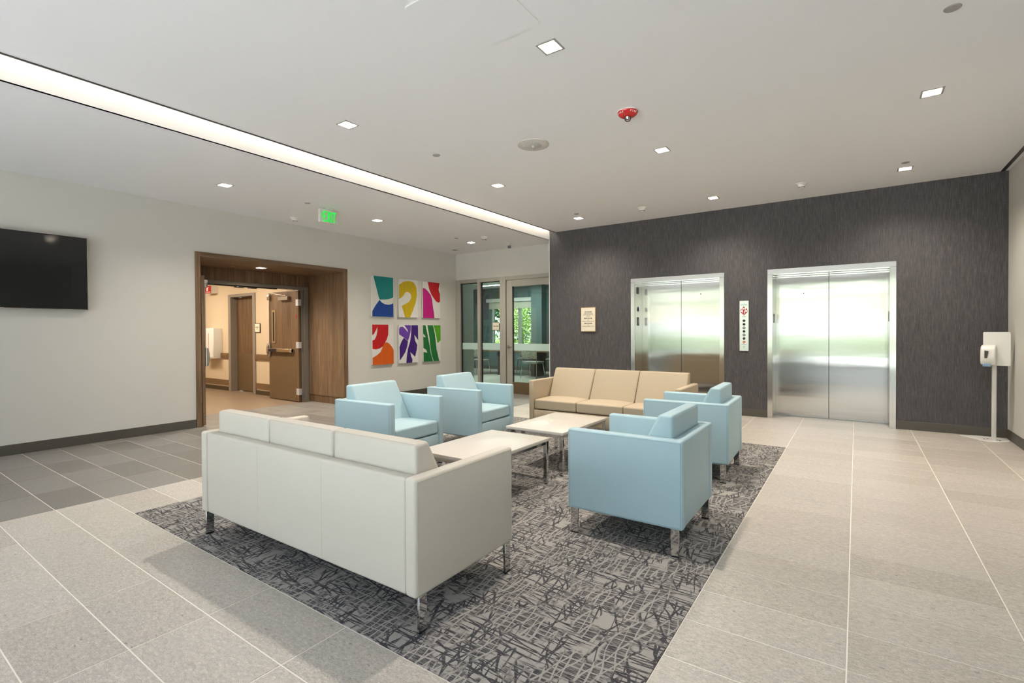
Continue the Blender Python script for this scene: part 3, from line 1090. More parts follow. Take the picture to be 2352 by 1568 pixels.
for yy in (4.33, 4.56):
    struct('strike', MB().box(PXB - .09, PXB - .01, yy - .07, yy + .07, 2.108, 2.13), M_black, '', df, bev=.01, seg=2)


def panic(dr, xa, xb, yf, s, z=.985):
    """exit device on a leaf lying along X; free end at xa, hinge end xb, on face y=yf going s (+1/-1)"""
    d = 1 if xb > xa else -1
    xs = sorted((xa + d * .02, xa + d * .07))
    mb = MB().prism([(xa + d * .018, -.125), (xa + d * .075, -.125), (xa + d * .075, .125), (xa + d * .018, .125)], lambda u, v, q: (u, yf + s * q, z + v), 0, .03)
    ch = struct('latch_case', mb, M_nickel, '', dr, bev=.01, seg=2)
    struct('latch_nose', MB().prism([(0, -.14), (.03, -.125), (.048, -.06), (.052, 0), (.048, .06), (.03, .125), (0, .14)], lambda u, v, q: (xa + d * q, yf + s * (u + .005), z + v), -.012, .05), M_nickel, '', dr, bev=.004, seg=1)
    struct('push_bar', MB().box(*sorted((xa + d * .06, xb - d * .14)), *sorted((yf + s * .02, yf + s * .062)), z - .036, z + .03), mat('bar_bronze', (.38, .27, .16), .3, .8), '', dr, bev=.004, seg=1)
    struct('bar_pad', MB().box(*sorted((xa + d * .08, xa + d * .36)), *sorted((yf + s * .06, yf + s * .067)), z - .03, z + .024), M_black, '', dr)
    struct('bar_end', MB().box(*sorted((xb - d * .22, xb - d * .14)), *sorted((yf, yf + s * .066)), z - .04, z + .034), M_nickel, '', dr, bev=.003, seg=1)
    struct('vertical_rod', MB().cyl((xa + d * .045, yf + s * .02, z), (xa + d * .045, yf + s * .02, 2.08), .008, seg=8), M_nickel, '', dr)
    struct('top_latch', MB().box(*sorted((xa + d * .01, xa + d * .085)), *sorted((yf, yf + s * .05)), 1.98, 2.095), M_nickel, '', dr, bev=.012, seg=2)


# leaf swung away into the hall
d2 = sthing('door_1', 'walnut hall door leaf swung open with crash bar and kickplate', (-9.22, 5.43, 0))
lx0, lx1, ly = -9.742, -8.71, 5.405
struct('leaf', MB().box(lx0, lx1, ly, ly + .045, .012, 2.125), M_woodd, '', d2, bev=.002, seg=1)
struct('kick_plate', MB().box(lx0 + .015, lx1 - .09, ly - .003, ly, .02, .86), M_kick, '', d2)
struct('lite_frame', MB().box(lx0 + .12, lx0 + .255, ly - .012, ly, 1.12, 1.78), mat('lite_bronze', (.30, .21, .12), .4, .3), '', d2, bev=.003, seg=1)
struct('lite_glass', MB().box(lx0 + .165, lx0 + .215, ly - .014, ly - .011, 1.16, 1.74), mat('dark_glass', (.02, .022, .024), .1), '', d2)
panic(d2, lx0, lx1, ly, -1)
struct('closer_body', MB().box(-9.30, -8.97, ly - .065, ly, 1.955, 2.03), M_nickel, '', d2, bev=.004, seg=1)
struct('closer_arm', MB().tube([(-9.05, ly - .05, 2.04), (-9.40, ly - .20, 2.10), (-8.80, ly - .02, 2.135)], .008), M_nickel, '', d2)
for z in (1.90, 1.09, .20):
    struct('hinge', MB().box(-8.79, -8.712, ly - .003, ly, z - .06, z + .06).box(-8.70, -8.69, ly - .004, ly + .05, z - .06, z + .06).cyl((-8.706, ly - .008, z - .06), (-8.706, ly - .008, z + .06), .009, seg=10), mat('zinc_hinge', (.72, .73, .74), .35, .6), '', d2)
struct('hinge_label', MB().box(-8.80, -8.77, ly - .004, ly - .003, 1.60, 1.68), M_redsign, '', d2)
# leaf swung toward the lobby along the jamb
d1 = sthing('door_2', 'walnut hall door leaf swung flat against the doorway jamb', (-8.15, 3.27, 0))
struct('leaf', MB().box(-8.655, -7.64, 3.256, 3.301, .012, 2.15), M_wood, '', d1, bev=.002, seg=1)
panic(d1, -7.64, -8.655, 3.301, 1)
struct('bolt', MB().cyl((-7.642, 3.278, .16), (-7.636, 3.278, .16), .009, seg=10), M_nickel, '', d1)

# hallway
HY = 5.617 + .003
hw_ = MB().box(-15.2, -11.77, HY, HY + .2, 0, 2.9).box(-10.715, -8.80, HY + .045, HY + .2, 0, 2.9).box(-10.715, -8.80, HY, HY + .045, 0, 2.9).box(-11.77, -10.715, HY, HY + .2, 2.2, 2.9)
struct('wall_hall', hw_, M_hallwall, 'warm beige hallway wall seen through the doorway')
struct('wall_hall_side', MB().box(-15.2, PXB, 2.6, 2.8, 0, 2.9).box(-15.4, -15.2, 2.6, 5.9, 0, 2.9), M_hallwall, 'warm beige far walls of the hallway')
struct('wall_hall_front', MB().box(PXB - .12, XL - T, 2.6, PY0 - .04, 0, 3.75).box(PXB - .12, XL - T, PY1 + .04, 5.9, 0, 3.75).box(PXB - .12, XL - T, 2.6, 5.9, 2.9, 3.75).box(PXB - .12, PXB - .06, PY0 - .04, PY1 + .04, 2.415, 2.95), M_hallwall, 'wall build-up around the walnut doorway')
struct('wall_hall_room', MB().box(-12, -10.5, 6.0, 6.1, 0, 2.9), M_hallwall, 'wall behind the closed hallway door')
struct('ceiling_hall', MB().box(-15.2, PXB, 2.6, 5.9, 2.72, 2.9), M_ceil, 'white hallway ceiling')
for x in (-9.9, -12.4):
    l = bpy.data.lights.new('hall_lamp_offscreen', 'AREA')
    l.shape = 'RECTANGLE'
    l.size, l.size_y = 1.1, .5
    l.energy = 24
    l.color = (1, .85, .66)
    t = thing('hall_panel_light', 'flat lit panel light on the hallway ceiling', 'ceiling light', (x, 4.1, 2.72), None, 'hallway panel lights')
    obj('diffuser', MB().box(-.55, .55, -.25, .25, -.012, -.002).mesh('diffuser'), M_lens, t)
    obj('frame', MB().box(-.58, .58, -.28, -.25, -.014, 0).box(-.58, .58, .25, .28, -.014, 0).mesh('frame'), M_white, t)
    lo = bpy.data.objects.new('hall_lamp_offscreen', l)
    COL.objects.link(lo)
    lo.parent = t
    lo.location = (0, 0, -.02)
hr = MB()
struct('handrail_guard', MB().box(-15.1, -11.83, HY - .035, HY, .75, .866).box(-10.66, -8.85, HY - .035, HY, .75, .866), M_halltrim, 'brown horizontal wall guard in the hallway', bev=.006, seg=2)
struct('trim_6', MB().box(-15.1, -11.83, HY - .02, HY, .135, .245).box(-10.66, -8.85, HY - .02, HY, .135, .245), M_halltrim, 'brown lower bumper band in the hallway')
struct('baseboard_hall', MB().box(-15.1, -11.83, HY - .012, HY, 0, .092).box(-10.66, -8.85, HY - .012, HY, 0, .092), mat('hall_base', (.06, .04, .02), .5), 'dark rubber base of the hallway')
d3 = sthing('door_3', 'closed walnut hallway door in a taupe steel frame', (-11.24, HY, 0))
struct('frame', MB().box(-11.83, -11.72, HY - .02, HY + .16, 0, 2.20).box(-10.765, -10.655, HY - .02, HY + .16, 0, 2.20).box(-11.72, -10.765, HY - .02, HY + .16, 2.135, 2.20), mat('taupe_steel_light', (.26, .225, .19), .45), '', d3, bev=.004, seg=1)
struct('leaf', MB().box(-11.715, -10.77, HY + .125, HY + .165, .01, 2.13), M_woodd, '', d3)
struct('kick_plate', MB().box(-11.70, -10.79, HY + .121, HY + .125, .02, .86), M_kick, '', d3)

t = thing('extinguisher_cabinet', 'white surface-mounted fire extinguisher cabinet on the hallway wall', 'cabinet', (-12.4, HY, .74))
cb = obj('box', MB().box(-12.72, -12.16, HY - .19, HY, .74, 1.44).mesh('box', .006, 2), M_whitemetal, t, True)
dd = obj('door', MB().box(-12.70, -12.18, HY - .198, HY - .19, .77, 1.41).mesh('door', .004, 1), M_whitemetal, t, True)
obj('window_slot', MB().box(-12.60, -12.52, HY - .2005, HY - .198, .82, 1.35).mesh('window_slot'), M_black, dd, False)
obj('pull_handle', MB().tube([(-12.66, HY - .2, 1.24), (-12.69, HY - .235, 1.24), (-12.69, HY - .235, 1.12), (-12.66, HY - .2, 1.12)], .008).box(-12.70, -12.60, HY - .23, HY - .198, 1.075, 1.09).mesh('pull_handle'), M_darktrim, dd)
q = Matrix.Rotation(rad(90), 4, 'X')
o = text('lettering', 'FIRE EXTINGUISHER', .055, M_redsign, t, (-12.38, HY - .1995, 1.08), (rad(90), rad(-90), 0))
t = thing('extinguisher_sign', 'red and white projecting fire extinguisher sign high on the hallway wall', 'sign', (-12.5, HY, 2.35))
obj('sign_box', MB().box(-12.70, -12.36, HY - .14, HY, 2.265, 2.43).mesh('sign_box'), M_white, t, True)
obj('red_face', MB().box(-12.70, -12.362, HY - .143, HY - .14, 2.265, 2.43).mesh('red_face'), M_redsign, t, True)
obj('extinguisher_icon', MB().lathe([(0, 2.31), (.022, 2.315), (.022, 2.38), (.010, 2.392), (.010, 2.40), (0, 2.40)], 12, 0, 0).mesh('extinguisher_icon'), M_whiteink, t, False, loc=Vector((-12.53, HY - .143, 0)) - wloc(t))
obj('hose', MB().box(-12.52, -12.475, HY - .147, HY - .143, 2.385, 2.40).mesh('hose'), M_whiteink, t, True)
text('lettering', 'FIRE EXTINGUISHER', .032, M_whiteink, t, (-12.53, HY - .1435, 2.287), '-y')


def plaque(label, x0, x1, y, z0, z1, lines, frame_mat, depth=.02, fw=.012):
    t = thing('wall_plaque', label, 'sign', ((x0 + x1) / 2, y, z0))
    obj('frame', MB().box(x0, x1, y - depth, y, z0, z1).mesh('frame', .002, 1), frame_mat, t, True)
    obj('insert', MB().box(x0 + fw, x1 - fw, y - depth - .002, y - depth, z0 + fw, z1 - fw).mesh('insert'), M_cream_paper, t, True)
    for s, size, z, bold in lines:
        text('lettering', s, size, M_ink, t, ((x0 + x1) / 2, y - depth - .0022, z), '-y', bold=bold)
    return t


plaque('small dark-framed room sign on the hallway wall beside the door', -10.66, -10.455, HY, 1.335, 1.53, [('SUPPORT', .034, 1.445, .0008), ('STAFF', .03, 1.41, .0004)], M_signdark)
zr = lambda v: 1.777 - (v - 255) / (1275 - 255) * (1.777 - 1.313)
plaque('cream floor directory plaque with brown frame on the dark wall', -4.25, -3.938, YD, 1.313, 1.777, [
    ('1ST FLOOR', .030, zr(465), .0012), ('ADMINISTRATION', .022, zr(530), 0), ('HUMAN RESOURCES', .022, zr(583), 0), ('OFFICES', .022, zr(637), 0),
    ('2ND FLOOR', .030, zr(722), .0012), ('ICU', .022, zr(790), 0), ('PATIENT ROOMS 201-210', .0215, zr(843), 0),
    ('3RD FLOOR', .030, zr(930), .0012), ('ICU', .022, zr(993), 0), ('PATIENT ROOMS 301-310', .0215, zr(1048), 0)], M_signwood, .018, .014)


# ------------------------------------------------------------------ elevators
def elevator(label, a, b):
    t = thing('elevator', label, 'elevator', ((a + b) / 2, YD, 0), None, 'steel elevators in the dark wall')
    f, top, rec = .073, 2.172, .355
    p = .012
    obj('header', MB().box(a, b, YD - p, YD - .0006, top, EH).mesh('header', .002, 1), M_frame, t, True)
    for s, x in ((1, a), (-1, b)):
        x0, x1 = sorted((x, x + s * f))
        obj('jamb', MB().box(x0, x1, YD - p, YD - .0006, 0, top).mesh('jamb', .002, 1), M_frame, t, True)
        x0, x1 = sorted((x + s * .031, x + s * f))
        obj('reveal', MB().box(x0, x1, YD - .0006, YD + rec + .06, 0, top).mesh('reveal'), M_reveal, t, True)
    obj('soffit', MB().box(a + f, b - f, YD - .0006, YD + rec + .05, top, top + .02).mesh('soffit'), M_frame, t, True)
    obj('door_track', MB().box(a + f, b - f, YD + .20, YD + .212, top - .004, top + .001).mesh('door_track'), M_darktrim, t, True)
    c = (a + b) / 2
    obj('door_panel', MB().box(a + f, c - .003, YD + rec, YD + rec + .03, .008, top).mesh('door_panel', .001, 1), M_door, t, True)
    dp = obj('door_panel', MB().box(c + .003, b - f, YD + rec, YD + rec + .03, .008, top).mesh('door_panel', .001, 1), M_door, t, True)
    obj('sill', MB().box(a + f, b - f, YD + rec - .03, YD + rec + .05, -.012, .006).mesh('sill'), M_nickel, t, True)
    obj('seam_gasket', MB().box(c - .003, c + .003, YD + rec + .004, YD + rec + .03, .01, top).mesh('seam_gasket'), M_black, t, True)
    obj('shaft_shade', MB().box(a + f, b - f, YD + rec + .05, YD + rec + .06, 0, top + .02).mesh('shaft_shade'), M_black, t, True)  # black sheet standing in for the darkness behind the closed doors
    return t


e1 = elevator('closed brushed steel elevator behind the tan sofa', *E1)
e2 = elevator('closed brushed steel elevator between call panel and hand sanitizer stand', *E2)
obj('keyhole', MB().cyl((-2.17, YD + .352, 1.95), (-2.17, YD + .357, 1.95), .009, seg=12).mesh('keyhole'), M_black, e1, True)
obj('keyhole', MB().cyl((-.66, YD + .352, 1.89), (-.66, YD + .357, 1.89), .009, seg=12).mesh('keyhole'), M_black, e2, True)
# plates on the reveal of the first elevator (face +x at x = a + .073)
xr = E1[0] + .073
yc = YD + .15
obj('floor_display', MB().box(xr, xr + .006, yc - .055, yc + .04, 1.985, 2.10).mesh('floor_display'), M_black, e1, True)
for ang in (0, 60, 120):
    q = Vector((0, math.cos(rad(ang + 90)), math.sin(rad(ang + 90)))) * .05
    nn = Vector((0, -q.z, q.y)).normalized() * .013
    cc = Vector((xr + .002, yc, 1.715))
    obj('star_emblem', me_from('star_emblem', [cc - q - nn, cc - q + nn, cc + q + nn, cc + q - nn], [(0, 3, 2, 1)]), M_blueink, e1, True)
pl_ = obj('floor_plate', MB().box(xr, xr + .004, yc - .05, yc + .05, 1.43, 1.57).mesh('floor_plate'), M_black, e1, True)
text('lettering', '1', .085, M_whiteink, pl_, (xr + .005, yc, 1.495), '+x')
for k in range(6):
    obj('braille_dot', MB().box(xr + .004, xr + .006, yc - .03 + (k % 3) * .025, yc - .015 + (k % 3) * .025, 1.43 - .012 + (k // 3) * .02, 1.43 + (k // 3) * .02).mesh('braille_dot'), M_black, pl_, True)
for xx in (E2[0] + .073, E2[1] - .073):
    s = 1 if xx < 0 else -1
    x0, x1 = sorted((xx, xx + s * .004))
    obj('floor_plate', MB().box(x0, x1, YD + .10, YD + .2, 1.44, 1.58).mesh('floor_plate'), M_black, e2, True)

# call panel
x0, x1, z0, z1 = -1.498, -1.367, 1.008, 1.787
pc = (x0 + x1) / 2
t = thing('elevator_call_panel', 'narrow steel elevator call panel with round buttons and red flame emblem', 'call panel', (pc, YD, z0))
yf = YD - .012
obj('plate', MB().box(x0, x1, yf, YD, z0, z1).mesh('plate', .002, 1), steel('panel_steel', (.70, .70, .64), .35, .5, (1, 0, 0)), t, True)
zz = lambda v: z1 - (v - 125) / (1410 - 125) * (z1 - z0)
xx_ = lambda u: pc + (u - 330) / 118 * (x1 - x0) / 2
cols = [(.06, .06, .065)] * 7
for i, v in enumerate((637, 728, 818, 910, 1000, 1092, 1185)):
    m = M_red if i == 6 else M_black
    bt = obj('button', MB().cyl((pc, yf, zz(v)), (pc, yf - .008, zz(v)), .0195, seg=20).mesh('button'), m, t, True)
    if i in (2, 4, 6):
        obj('lit_arrow', MB().cyl((pc, yf - .008, zz(v)), (pc, yf - .0095, zz(v)), .009, seg=14).mesh('lit_arrow'), mat('lit_arrow', (.9, .88, .75), .5) if i < 6 else mat('lit_yellow', (.85, .75, .25), .5), bt)
obj('key_switch', MB().cyl((pc, yf, zz(1295)), (pc, yf - .006, zz(1295)), .014, seg=18).mesh('key_switch'), M_chrome, t, True)
ky = lambda u, v, d: (xx_(u), d, zz(v))
FL = [[(325, 262), (352, 310), (360, 345), (345, 385), (330, 410), (335, 450), (320, 485), (300, 455), (305, 400), (285, 350), (295, 300)],
      [(265, 305), (262, 345), (295, 390), (285, 420), (300, 455), (315, 490), (280, 460), (245, 425), (230, 385), (245, 345)],
      [(398, 305), (405, 345), (425, 385), (415, 420), (380, 450), (345, 485), (330, 510), (318, 490), (350, 440), (365, 400), (372, 350)]]
for p in FL:
    obj('flame_emblem', MB().prism(p, ky, yf - .0008, yf - .0002).mesh('flame_emblem'), M_redsign, t, True)
for u, v in ((325, 330), (265, 388), (392, 388)):
    obj('emblem_disc', MB().cyl((xx_(u), yf - .0008, zz(v)), (xx_(u), yf - .0016, zz(v)), .0125, seg=18).mesh('emblem_disc'), M_whiteink, t, True)
M_teali = mat('teal_ink', (.05, .25, .25), .6)
for v, u0, u1, m in ((215, 250, 410, M_teali), (240, 240, 420, M_teali), (533, 280, 380, M_ink), (1245, 265, 395, M_ink)):
    k = 9
    for i in range(k):
        a_ = u0 + (u1 - u0) * i / k
        obj('print_mark', MB().box(xx_(a_), xx_(a_ + (u1 - u0) / k * .7), yf - .0007, yf - .0001, zz(v) - .0035, zz(v) + .0035).mesh('print_mark'), m, t, True)
for v in (188, 1340):
    obj('screw', MB().cyl((pc, yf, zz(v)), (pc, yf - .002, zz(v)), .004, seg=10).mesh('screw'), M_darktrim, t, True)

# ------------------------------------------------------------------ hand sanitizer stand
bx, by = 1.345, 8.10
t = thing('sanitizer_stand', 'white floor-standing hand sanitizer dispenser in the wall corner', 'hand sanitizer', (bx, by, 0))
pts = [(1.06, 8.262), (1.272, 7.965), (1.33, 7.965), (1.42, 8.01), (1.475, 8.07), (1.492, 8.14), (1.48, 8.21), (1.43, 8.29), (1.34, 8.335), (1.22, 8.335)]
obj('base_plate', MB().prism(pts, lambda u, v, d: (u, v, d), 0, .008).mesh('base_plate', .002, 1), M_whitemetal, t, True)
for dx, dy in ((-.05, .03), (-.085, .0), (.05, -.02)):
    obj('bolt', MB().cyl((bx + dx, by + dy, .008), (bx + dx, by + dy, .013), .009, seg=10).mesh('bolt'), M_darktrim, t, True)
obj('pole', MB().box(-.019, .019, -.012, .012, .008, .93).mesh('pole', .003, 2), M_whitemetal, t, rot=(0, 0, rad(14)))
ANG = rad(-14)
hd = obj('back_board', MB().prism(rrect(-.117, .117, .895, 1.293, .012, 3), lambda u, v, d: (u + .022, d, v), -.018, -.012).mesh('back_board'), M_whitemetal, t, rot=(0, 0, ANG))
hd2 = [(-.012, 1.142), (-.085, 1.125), (-.115, 1.08), (-.122, .985), (-.112, .93), (-.09, .905), (-.012, .905)]
obj('dispenser', MB().prism([(a_[0], a_[1]) for a_ in hd2], lambda u, v, d: (d - .045, u - .008, v), -.066, .066).mesh('dispenser', .02, 4), M_white, t, rot=(0, 0, ANG))
obj('sight_window', MB().prism([(-.018, 1.075), (.018, 1.07), (.006, .985), (-.018, .985)], lambda u, v, d: (u - .055, d - .008, v), -.1245, -.118).mesh('sight_window'), M_darktrim, t, rot=(0, 0, ANG))
obj('drip_nozzle', MB().box(-.09, -.02, -.118, -.06, .885, .925).mesh('drip_nozzle', .006, 2), M_bluegrey, t, rot=(0, 0, ANG))

# ------------------------------------------------------------------ glass wall and conference room
ZG = 2.512
struct('wall_glass_header', MB().box(XL - T, XC, YG, YG + .12, ZG, 3.75), M_wall, 'pale beam above the glass wall')
gw = sthing('window_2', 'aluminium framed glass wall of the conference room', (-6.9, YG, 0))
FD0, FD1 = YG - .02, YG + .09
for xx0, xx1 in ((XL, -7.495), (-6.985, -6.908), (-6.362, -6.205)):
    struct('mullion', MB().box(xx0, xx1, FD0, FD1, 0, ZG), M_alu, '', gw, bev=.003, seg=1)
struct('head_rail', MB().box(-7.495, -6.985, FD0, FD1, 2.43, ZG).box(-6.908, -6.362, FD0, FD1, 2.43, ZG).box(-6.205, XC, FD0, FD1, 2.435, ZG), M_alu, '', gw, bev=.003, seg=1)
struct('bottom_rail', MB().box(-7.495, -6.985, FD0, FD1, 0, .10).box(-6.908, -6.362, FD0, FD1, 0, .10), M_alu, '', gw, bev=.003, seg=1)
for xx0, xx1 in ((-7.495, -6.985), (-6.908, -6.362)):
    struct('pane', MB().box(xx0, xx1, YG + .04, YG + .05, .10, 2.43), M_glass, '', gw)
    struct('gasket', MB().box(xx0, xx0 + .028, YG + .03, YG + .039, .10, 2.43).box(xx0, xx1, YG + .03, YG + .039, 2.415, 2.43), M_black, '', gw)
    struct('frosted_band', MB().box(xx0, xx1, YG + .034, YG + .037, .925, 1.072), M_frost, '', gw)
d4 = sthing('door_4', 'aluminium framed glass door of the conference room', (-5.6, YG, 0))
DX0, DX1 = -6.186, -5.00
struct('stile', MB().box(DX0, -6.04, FD0 + .01, FD1 - .03, .008, 2.425), M_alu, '', d4, bev=.003, seg=1)
struct('stile', MB().box(DX1 - .02, XC - .02, FD0 + .01, FD1 - .03, .008, 2.425), M_alu, '', d4, bev=.003, seg=1)
struct('top_rail', MB().box(-6.04, DX1 - .02, FD0 + .01, FD1 - .03, 2.288, 2.425), M_alu, '', d4, bev=.003, seg=1)
struct('kick_plate', MB().box(-6.04, DX1 - .02, FD0 + .008, FD1 - .03, .008, .251), M_kick, '', d4, bev=.003, seg=1)
struct('pane', MB().box(-6.04, DX1 - .02, YG + .03, YG + .04, .251, 2.288), M_glass, '', d4)
struct('gasket', MB().box(-6.04, -6.018, YG + .02, YG + .029, .251, 2.288), M_black, '', d4)
struct('frosted_band', MB().box(-6.04, DX1 - .02, YG + .024, YG + .027, .925, 1.072), M_frost, '', d4)
struct('handle', MB().cyl((-6.128, FD0 + .01, 1.0), (-6.128, FD0 - .02, 1.0), .032, seg=18).cyl((-6.128, FD0 - .02, 1.0), (-6.128, FD0 - .05, 1.0), .011, seg=12).cyl((-6.128, FD0 - .05, 1.0), (-6.01, FD0 - .05, 1.0), .010, seg=12), M_nickel, '', d4)
struct('threshold', MB().box(DX0, XC - .02, YG - .03, YG + .1, 0, .008), M_nickel, '', d4)
t = plaque('small dark-framed paper sign on the glass wall', -6.605, -6.412, YG + .0385, 1.353, 1.537, [('WELCOME', .030, 1.445, .001)], M_signdark, .006, .01)

# conference shell
CYF, CXL, CXR, CZ = 14.05, -13.0, -3.8, 2.85
wy0, wy1 = .85, 2.12
wx0, wx1 = -10.69, -8.82
mb = MB().box(CXL, wx0, CYF, CYF + .25, 0, 3.75).box(wx1, CXR, CYF, CYF + .25, 0, 3.75).box(wx0, wx1, CYF, CYF + .25, 0, wy0).box(wx0, wx1, CYF, CYF + .25, wy1 + .3, 3.75)
struct('wall_conference_far', mb, M_teal, 'teal grey far wall of the conference room')
struct('wall_conference_side', MB().box(CXL - .2, CXL, 9.0, CYF + .25, 0, 3.75).box(CXR, CXR + .2, YG, CYF + .25, 0, 3.75).box(CXL, XL - T, 9.05, 9.33, 0, 3.75), M_teal, 'teal grey side walls of the conference room')
struct('trim_7', MB().box(-8.80, -8.39, CYF - .30, CYF, 0, CZ), M_teal, 'teal grey column beside the conference window')
struct('baseboard_conference', MB().box(CXL, CXR, CYF - .012, CYF, 0, .12), M_base, 'dark base along the conference room wall')
struct('ceiling_conference', MB().box(CXL, CXR, YG + .12, CYF, CZ, CZ + .1), M_ceil, 'white conference room ceiling')
wn = sthing('window_3', 'conference room window with lowered beige roller shade', (-9.75, CYF, wy0))
for x in (wx0, -9.51, wx1):
    struct('mullion', MB().box(x - .04, x + .04, CYF + .05, CYF + .15, wy0, 2.42), mat('window_frame', (.35, .33, .30), .4), '', wn)
struct('pane', MB().box(wx0, wx1, CYF + .1, CYF + .105, wy0, 2.42), M_clear, '', wn)
struct('sill', MB().box(wx0 - .05, wx1 + .05, CYF - .05, CYF + .05, wy0 - .03, wy0), M_white, '', wn)
struct('shade_box', MB().box(-10.81, -8.81, CYF - .12, CYF - .01, 2.35, 2.475), mat('shade_fascia', (.62, .60, .55), .5), '', wn)
struct('roller_shade', MB().box(-10.73, -9.53, CYF - .05, CYF - .045, 2.117, 2.36).box(-9.51, -8.82, CYF - .05, CYF - .045, 2.117, 2.36), mat('shade_cloth', (.55, .50, .40), .8), '', wn)
for y in (10.4, 11.6, 12.8):
    t = thing('linear_ceiling_light', 'long lit linear light on the conference ceiling', 'ceiling light', (-8.6, y, CZ), None, 'linear conference room lights')
    obj('housing', MB().box(-1.5, 1.5, -.06, .06, -.03, 0).mesh('housing'), M_white, t)
    obj('diffuser', MB().box(-1.49, 1.49, -.05, .05, -.036, -.03).mesh('diffuser'), M_linear, t)
t = thing('fire_strobe', 'red fire alarm strobe on the conference room ceiling', 'fire alarm', (-8.1, 10.9, CZ))
obj('housing', MB().lathe([(.09, 0), (.085, -.02), (.05, -.045), (0, -.05)], 20).mesh('housing', smooth=True), M_red, t)
obj('bulb', MB().lathe([(.028, -.045), (.024, -.075), (0, -.085)], 12).mesh('bulb', smooth=True), M_white, t)
tag(obj('framed_print', MB().box(CXL + .001, CXL + .03, 12.9, 13.6, .8, 2.0).mesh('framed_print'), M_cream_paper), 'tall pale framed print on the conference side wall', 'picture')

t = thing('conference_table', 'long dark conference table on column legs behind the glass', 'table', (-7.9, 12.55, 0))
obj('table_top', MB().box(-1.9, 1.9, -.42, .42, .715, .745).mesh('table_top', .004, 1), M_woodd, t)
for x in (-1.1, .12, 1.3):
    obj('leg', MB().box(x - .06, x + .06, -.32, .32, .0, .715).mesh('leg', .004, 1), M_darktrim, t)
M_pat = mat('speckled_upholstery', (.3, .27, .2), .8)
n = N(M_pat)
f = n.noise(n.pos(), 60, 2)
n.color(n.ramp(f, [(.38, (.13, .11, .08)), (.55, (.52, .46, .35))]))
M_seatg = mat('grey_seat', (.32, .30, .27), .7)


def mchair(label, loc, rz, proto=[]):
    g = 'conference room meeting chairs'
    if proto:
        c = copy_tree(proto[0])
        c.location = loc
        c.rotation_euler = (0, 0, rad(rz))
        return tag(c, label, 'chair', g)
    t = thing('meeting_chair', label, 'chair', loc, (0, 0, rad(rz)), g)
    obj('seat', MB().box(-.23, .23, -.22, .24, .43, .475).mesh('seat', .018, 3), M_seatg, t)
    obj('backrest', MB().box(-.24, .24, -.255, -.225, .56, .86).mesh('backrest', .012, 2), M_pat, t)
    for s in (-1, 1):
        obj('leg', MB().cyl((s * .21, .20, .43), (s * .25, .26, 0), .011, seg=8).mesh('leg'), M_chrome, t)
        obj('leg', MB().tube([(s * .22, -.24, .80), (s * .22, -.22, .43), (s * .25, -.30, 0)], .011).mesh('leg'), M_chrome, t)
    obj('seat_rail', MB().cyl((-.21, -.22, .425), (.21, -.22, .425), .01, seg=8).cyl((-.21, .2, .425), (.21, .2, .425), .01, seg=8).mesh('seat_rail'), M_chrome, t)
    proto.append(t)
    return t


mchair('speckled-back meeting chair seen through the narrow glass pane beside the sign', (-9.62, 12.05, 0), 10)
mchair('meeting chair turned side-on at the conference table end', (-8.75, 13.35, 0), 200)
mchair('speckled-back meeting chair behind the glass door near the dark wall', (-7.55, 11.9, 0), 5)
mchair('meeting chair at the far side of the conference table', (-7.7, 13.3, 0), 182)
mchair('meeting chair beyond the first narrow glass pane', (-9.75, 11.3, 0), -60)

# ------------------------------------------------------------------ outdoors
struct('lawn', MB().box(-60, 60, -60, 70, -.6, -.2), plaster('grass', (.06, .09, .025), .9, 8, .35), 'green lawn around the building')
struct('bounce_terrace', MB().box(-30, 30, -9.0, YF - .2, -.2, -.05).box(XE + .2, 10, YF - .2, 14, -.2, -.05), plaster('concrete', (.79, .80, .81), .8, 6, .05), 'pale concrete terrace added outside to bounce sunlight onto the lobby ceiling')  # unseen pale paving, added so sunlight bounces up through the windows


def leaves(name, rx, ry, rz, nclump, per, size, seed):
    r = np.random.default_rng(seed)
    cl = r.normal(size=(nclump, 3))
    cl /= np.linalg.norm(cl, axis=1)[:, None]
    cl *= (r.random((nclump, 1)) ** .4) * np.array([rx, ry, rz]) * .85
    c = np.repeat(cl, per, 0) + r.normal(size=(nclump * per, 3)) * np.array([rx, ry, rz]) * .16
    k = len(c)
    a = r.normal(size=(k, 3))
    a /= np.linalg.norm(a, axis=1)[:, None]
    b = np.cross(a, r.normal(size=(k, 3)))
    b /= np.linalg.norm(b, axis=1)[:, None]
    s = size * (.6 + .8 * r.random((k, 1)))
    v = np.stack([c - a * s, c - b * s * .45, c + a * s, c + b * s * .45], 1).reshape(-1, 3)
    me = bpy.data.meshes.new(name)
    me.vertices.add(4 * k)
    me.vertices.foreach_set('co', v.astype(np.float32).ravel())
    me.loops.add(4 * k)
    me.loops.foreach_set('vertex_index', np.arange(4 * k, dtype=np.int32))
    me.polygons.add(k)
    me.polygons.foreach_set('loop_start', np.arange(0, 4 * k, 4, dtype=np.int32))
    me.polygons.foreach_set('loop_total', np.full(k, 4, dtype=np.int32))
    me.update()
    me.validate()
    return me


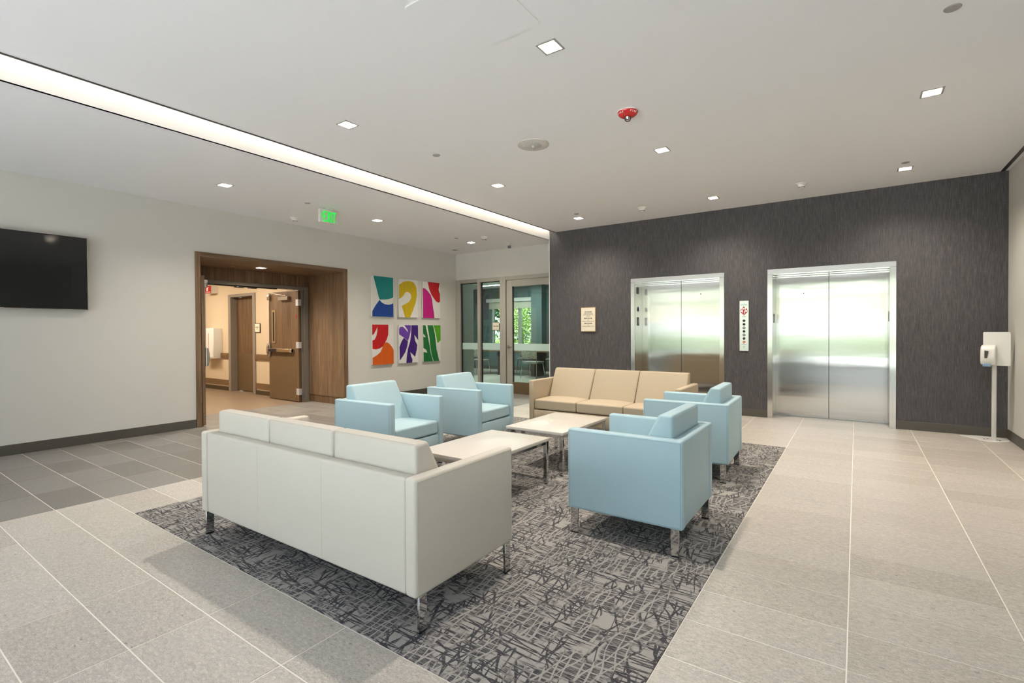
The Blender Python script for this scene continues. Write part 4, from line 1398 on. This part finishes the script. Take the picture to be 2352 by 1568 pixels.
def leafmat(name, c0, c1):
    m = mat(name, c0, .5)
    n = N(m)
    f = n.noise(n.pos(), 2.2, 3)
    n.color(n.ramp(f, [(.35, c0), (.65, c1)]))
    t = n.t
    tl = t.nodes.new('ShaderNodeBsdfTranslucent')
    tl.inputs[0].default_value = (c1[0] * 1.2, c1[1] * 1.2, c1[2], 1)
    mx = t.nodes.new('ShaderNodeMixShader')
    mx.inputs[0].default_value = .4
    out = [x for x in t.nodes if x.type == 'OUTPUT_MATERIAL'][0]
    t.links.new(n.b.outputs[0], mx.inputs[1])
    t.links.new(tl.outputs[0], mx.inputs[2])
    t.links.new(mx.outputs[0], out.inputs[0])
    return m


LM = [leafmat('leaf_mid', (.05, .115, .035), (.15, .28, .085)), leafmat('leaf_bright', (.10, .17, .05), (.30, .37, .13)), leafmat('leaf_dark', (.025, .075, .04), (.07, .16, .08))]
CR = [leaves('crown', 2.6, 2.6, 2.8, 60, 55, .16, 1), leaves('crown', 2.2, 2.2, 3.2, 50, 60, .13, 2)]
HG = leaves('foliage', 1.4, .9, .95, 40, 60, .085, 3)
M_bark = mat('bark', (.10, .075, .05), .9)
TR = MB().cyl((0, 0, 0), (.05, 0, 3.2), .17, .10, 10).mesh('trunk')


def tree(label, loc, k, s, m, group):
    t = thing('leafy_tree', label, 'tree', loc, (0, 0, random.uniform(0, 6)), group)
    t.scale = (s, s, s)
    me = CR[k]
    c = obj('crown', me, None, t, loc=(0, 0, 4.2))
    if not len(me.materials):
        me.materials.append(None)
    c.material_slots[0].link = 'OBJECT'
    c.material_slots[0].material = LM[m]
    obj('trunk', TR, M_bark, t)


def shrub(label, loc, s, m, group):
    o = obj('shrub', HG, None, loc=loc)
    if not len(HG.materials):
        HG.materials.append(None)
    o.material_slots[0].link = 'OBJECT'
    o.material_slots[0].material = LM[m]
    o.scale = (s, s, s)
    o.rotation_euler = (0, 0, random.uniform(-.2, .2))
    tag(o, label, 'shrub', group)


g1 = 'trees beyond the conference window'
for x, y, k, s, m in [(-17.6, 24.6, 0, .85, 2), (-12.6, 27, 0, .8, 0), (-21.6, 32.4, 1, 1.1, 0), (-26.5, 27, 0, .9, 2), (-15.2, 36, 0, 1.1, 2)]:
    tree('leafy green tree seen through the conference room window', (x, y, -.2), k, s, m, g1)
for x, y, s, m in ((-14.9, 19.8, .74, 1), (-12.0, 19.4, .72, 1), (-17.9, 20.6, .8, 1)):
    shrub('bright green shrub outside the conference room window', (x, y, .35), s, m, 'shrubs beyond the conference window')
t = tree('slender sunlit sapling close outside the conference window', (-11.35, 17.0, -.2), 1, .42, 1, 'sapling outside the conference window')
g2 = 'trees outside the lobby windows'
for i, x in enumerate((-19.2, -13.6, -8.2, -2.8, 2.6, 8.0)):
    tree('leafy tree standing outside the lobby windows', (x, -20.5 - (i % 2) * .8, -.2), i % 2, .88, 0, g2)
for i in range(8):
    shrub('clipped shrub in the hedge outside the lobby windows', (-15.5 + i * 3.25, -12.2, .5), .85, i % 2, 'hedge shrubs outside the lobby')
struct('garden_wall', MB().box(-26, 20, -15.3, -15, -.2, 1.95), plaster('white_render', (.80, .80, .80), .8, 6, .03), 'white garden wall outside the lobby windows')
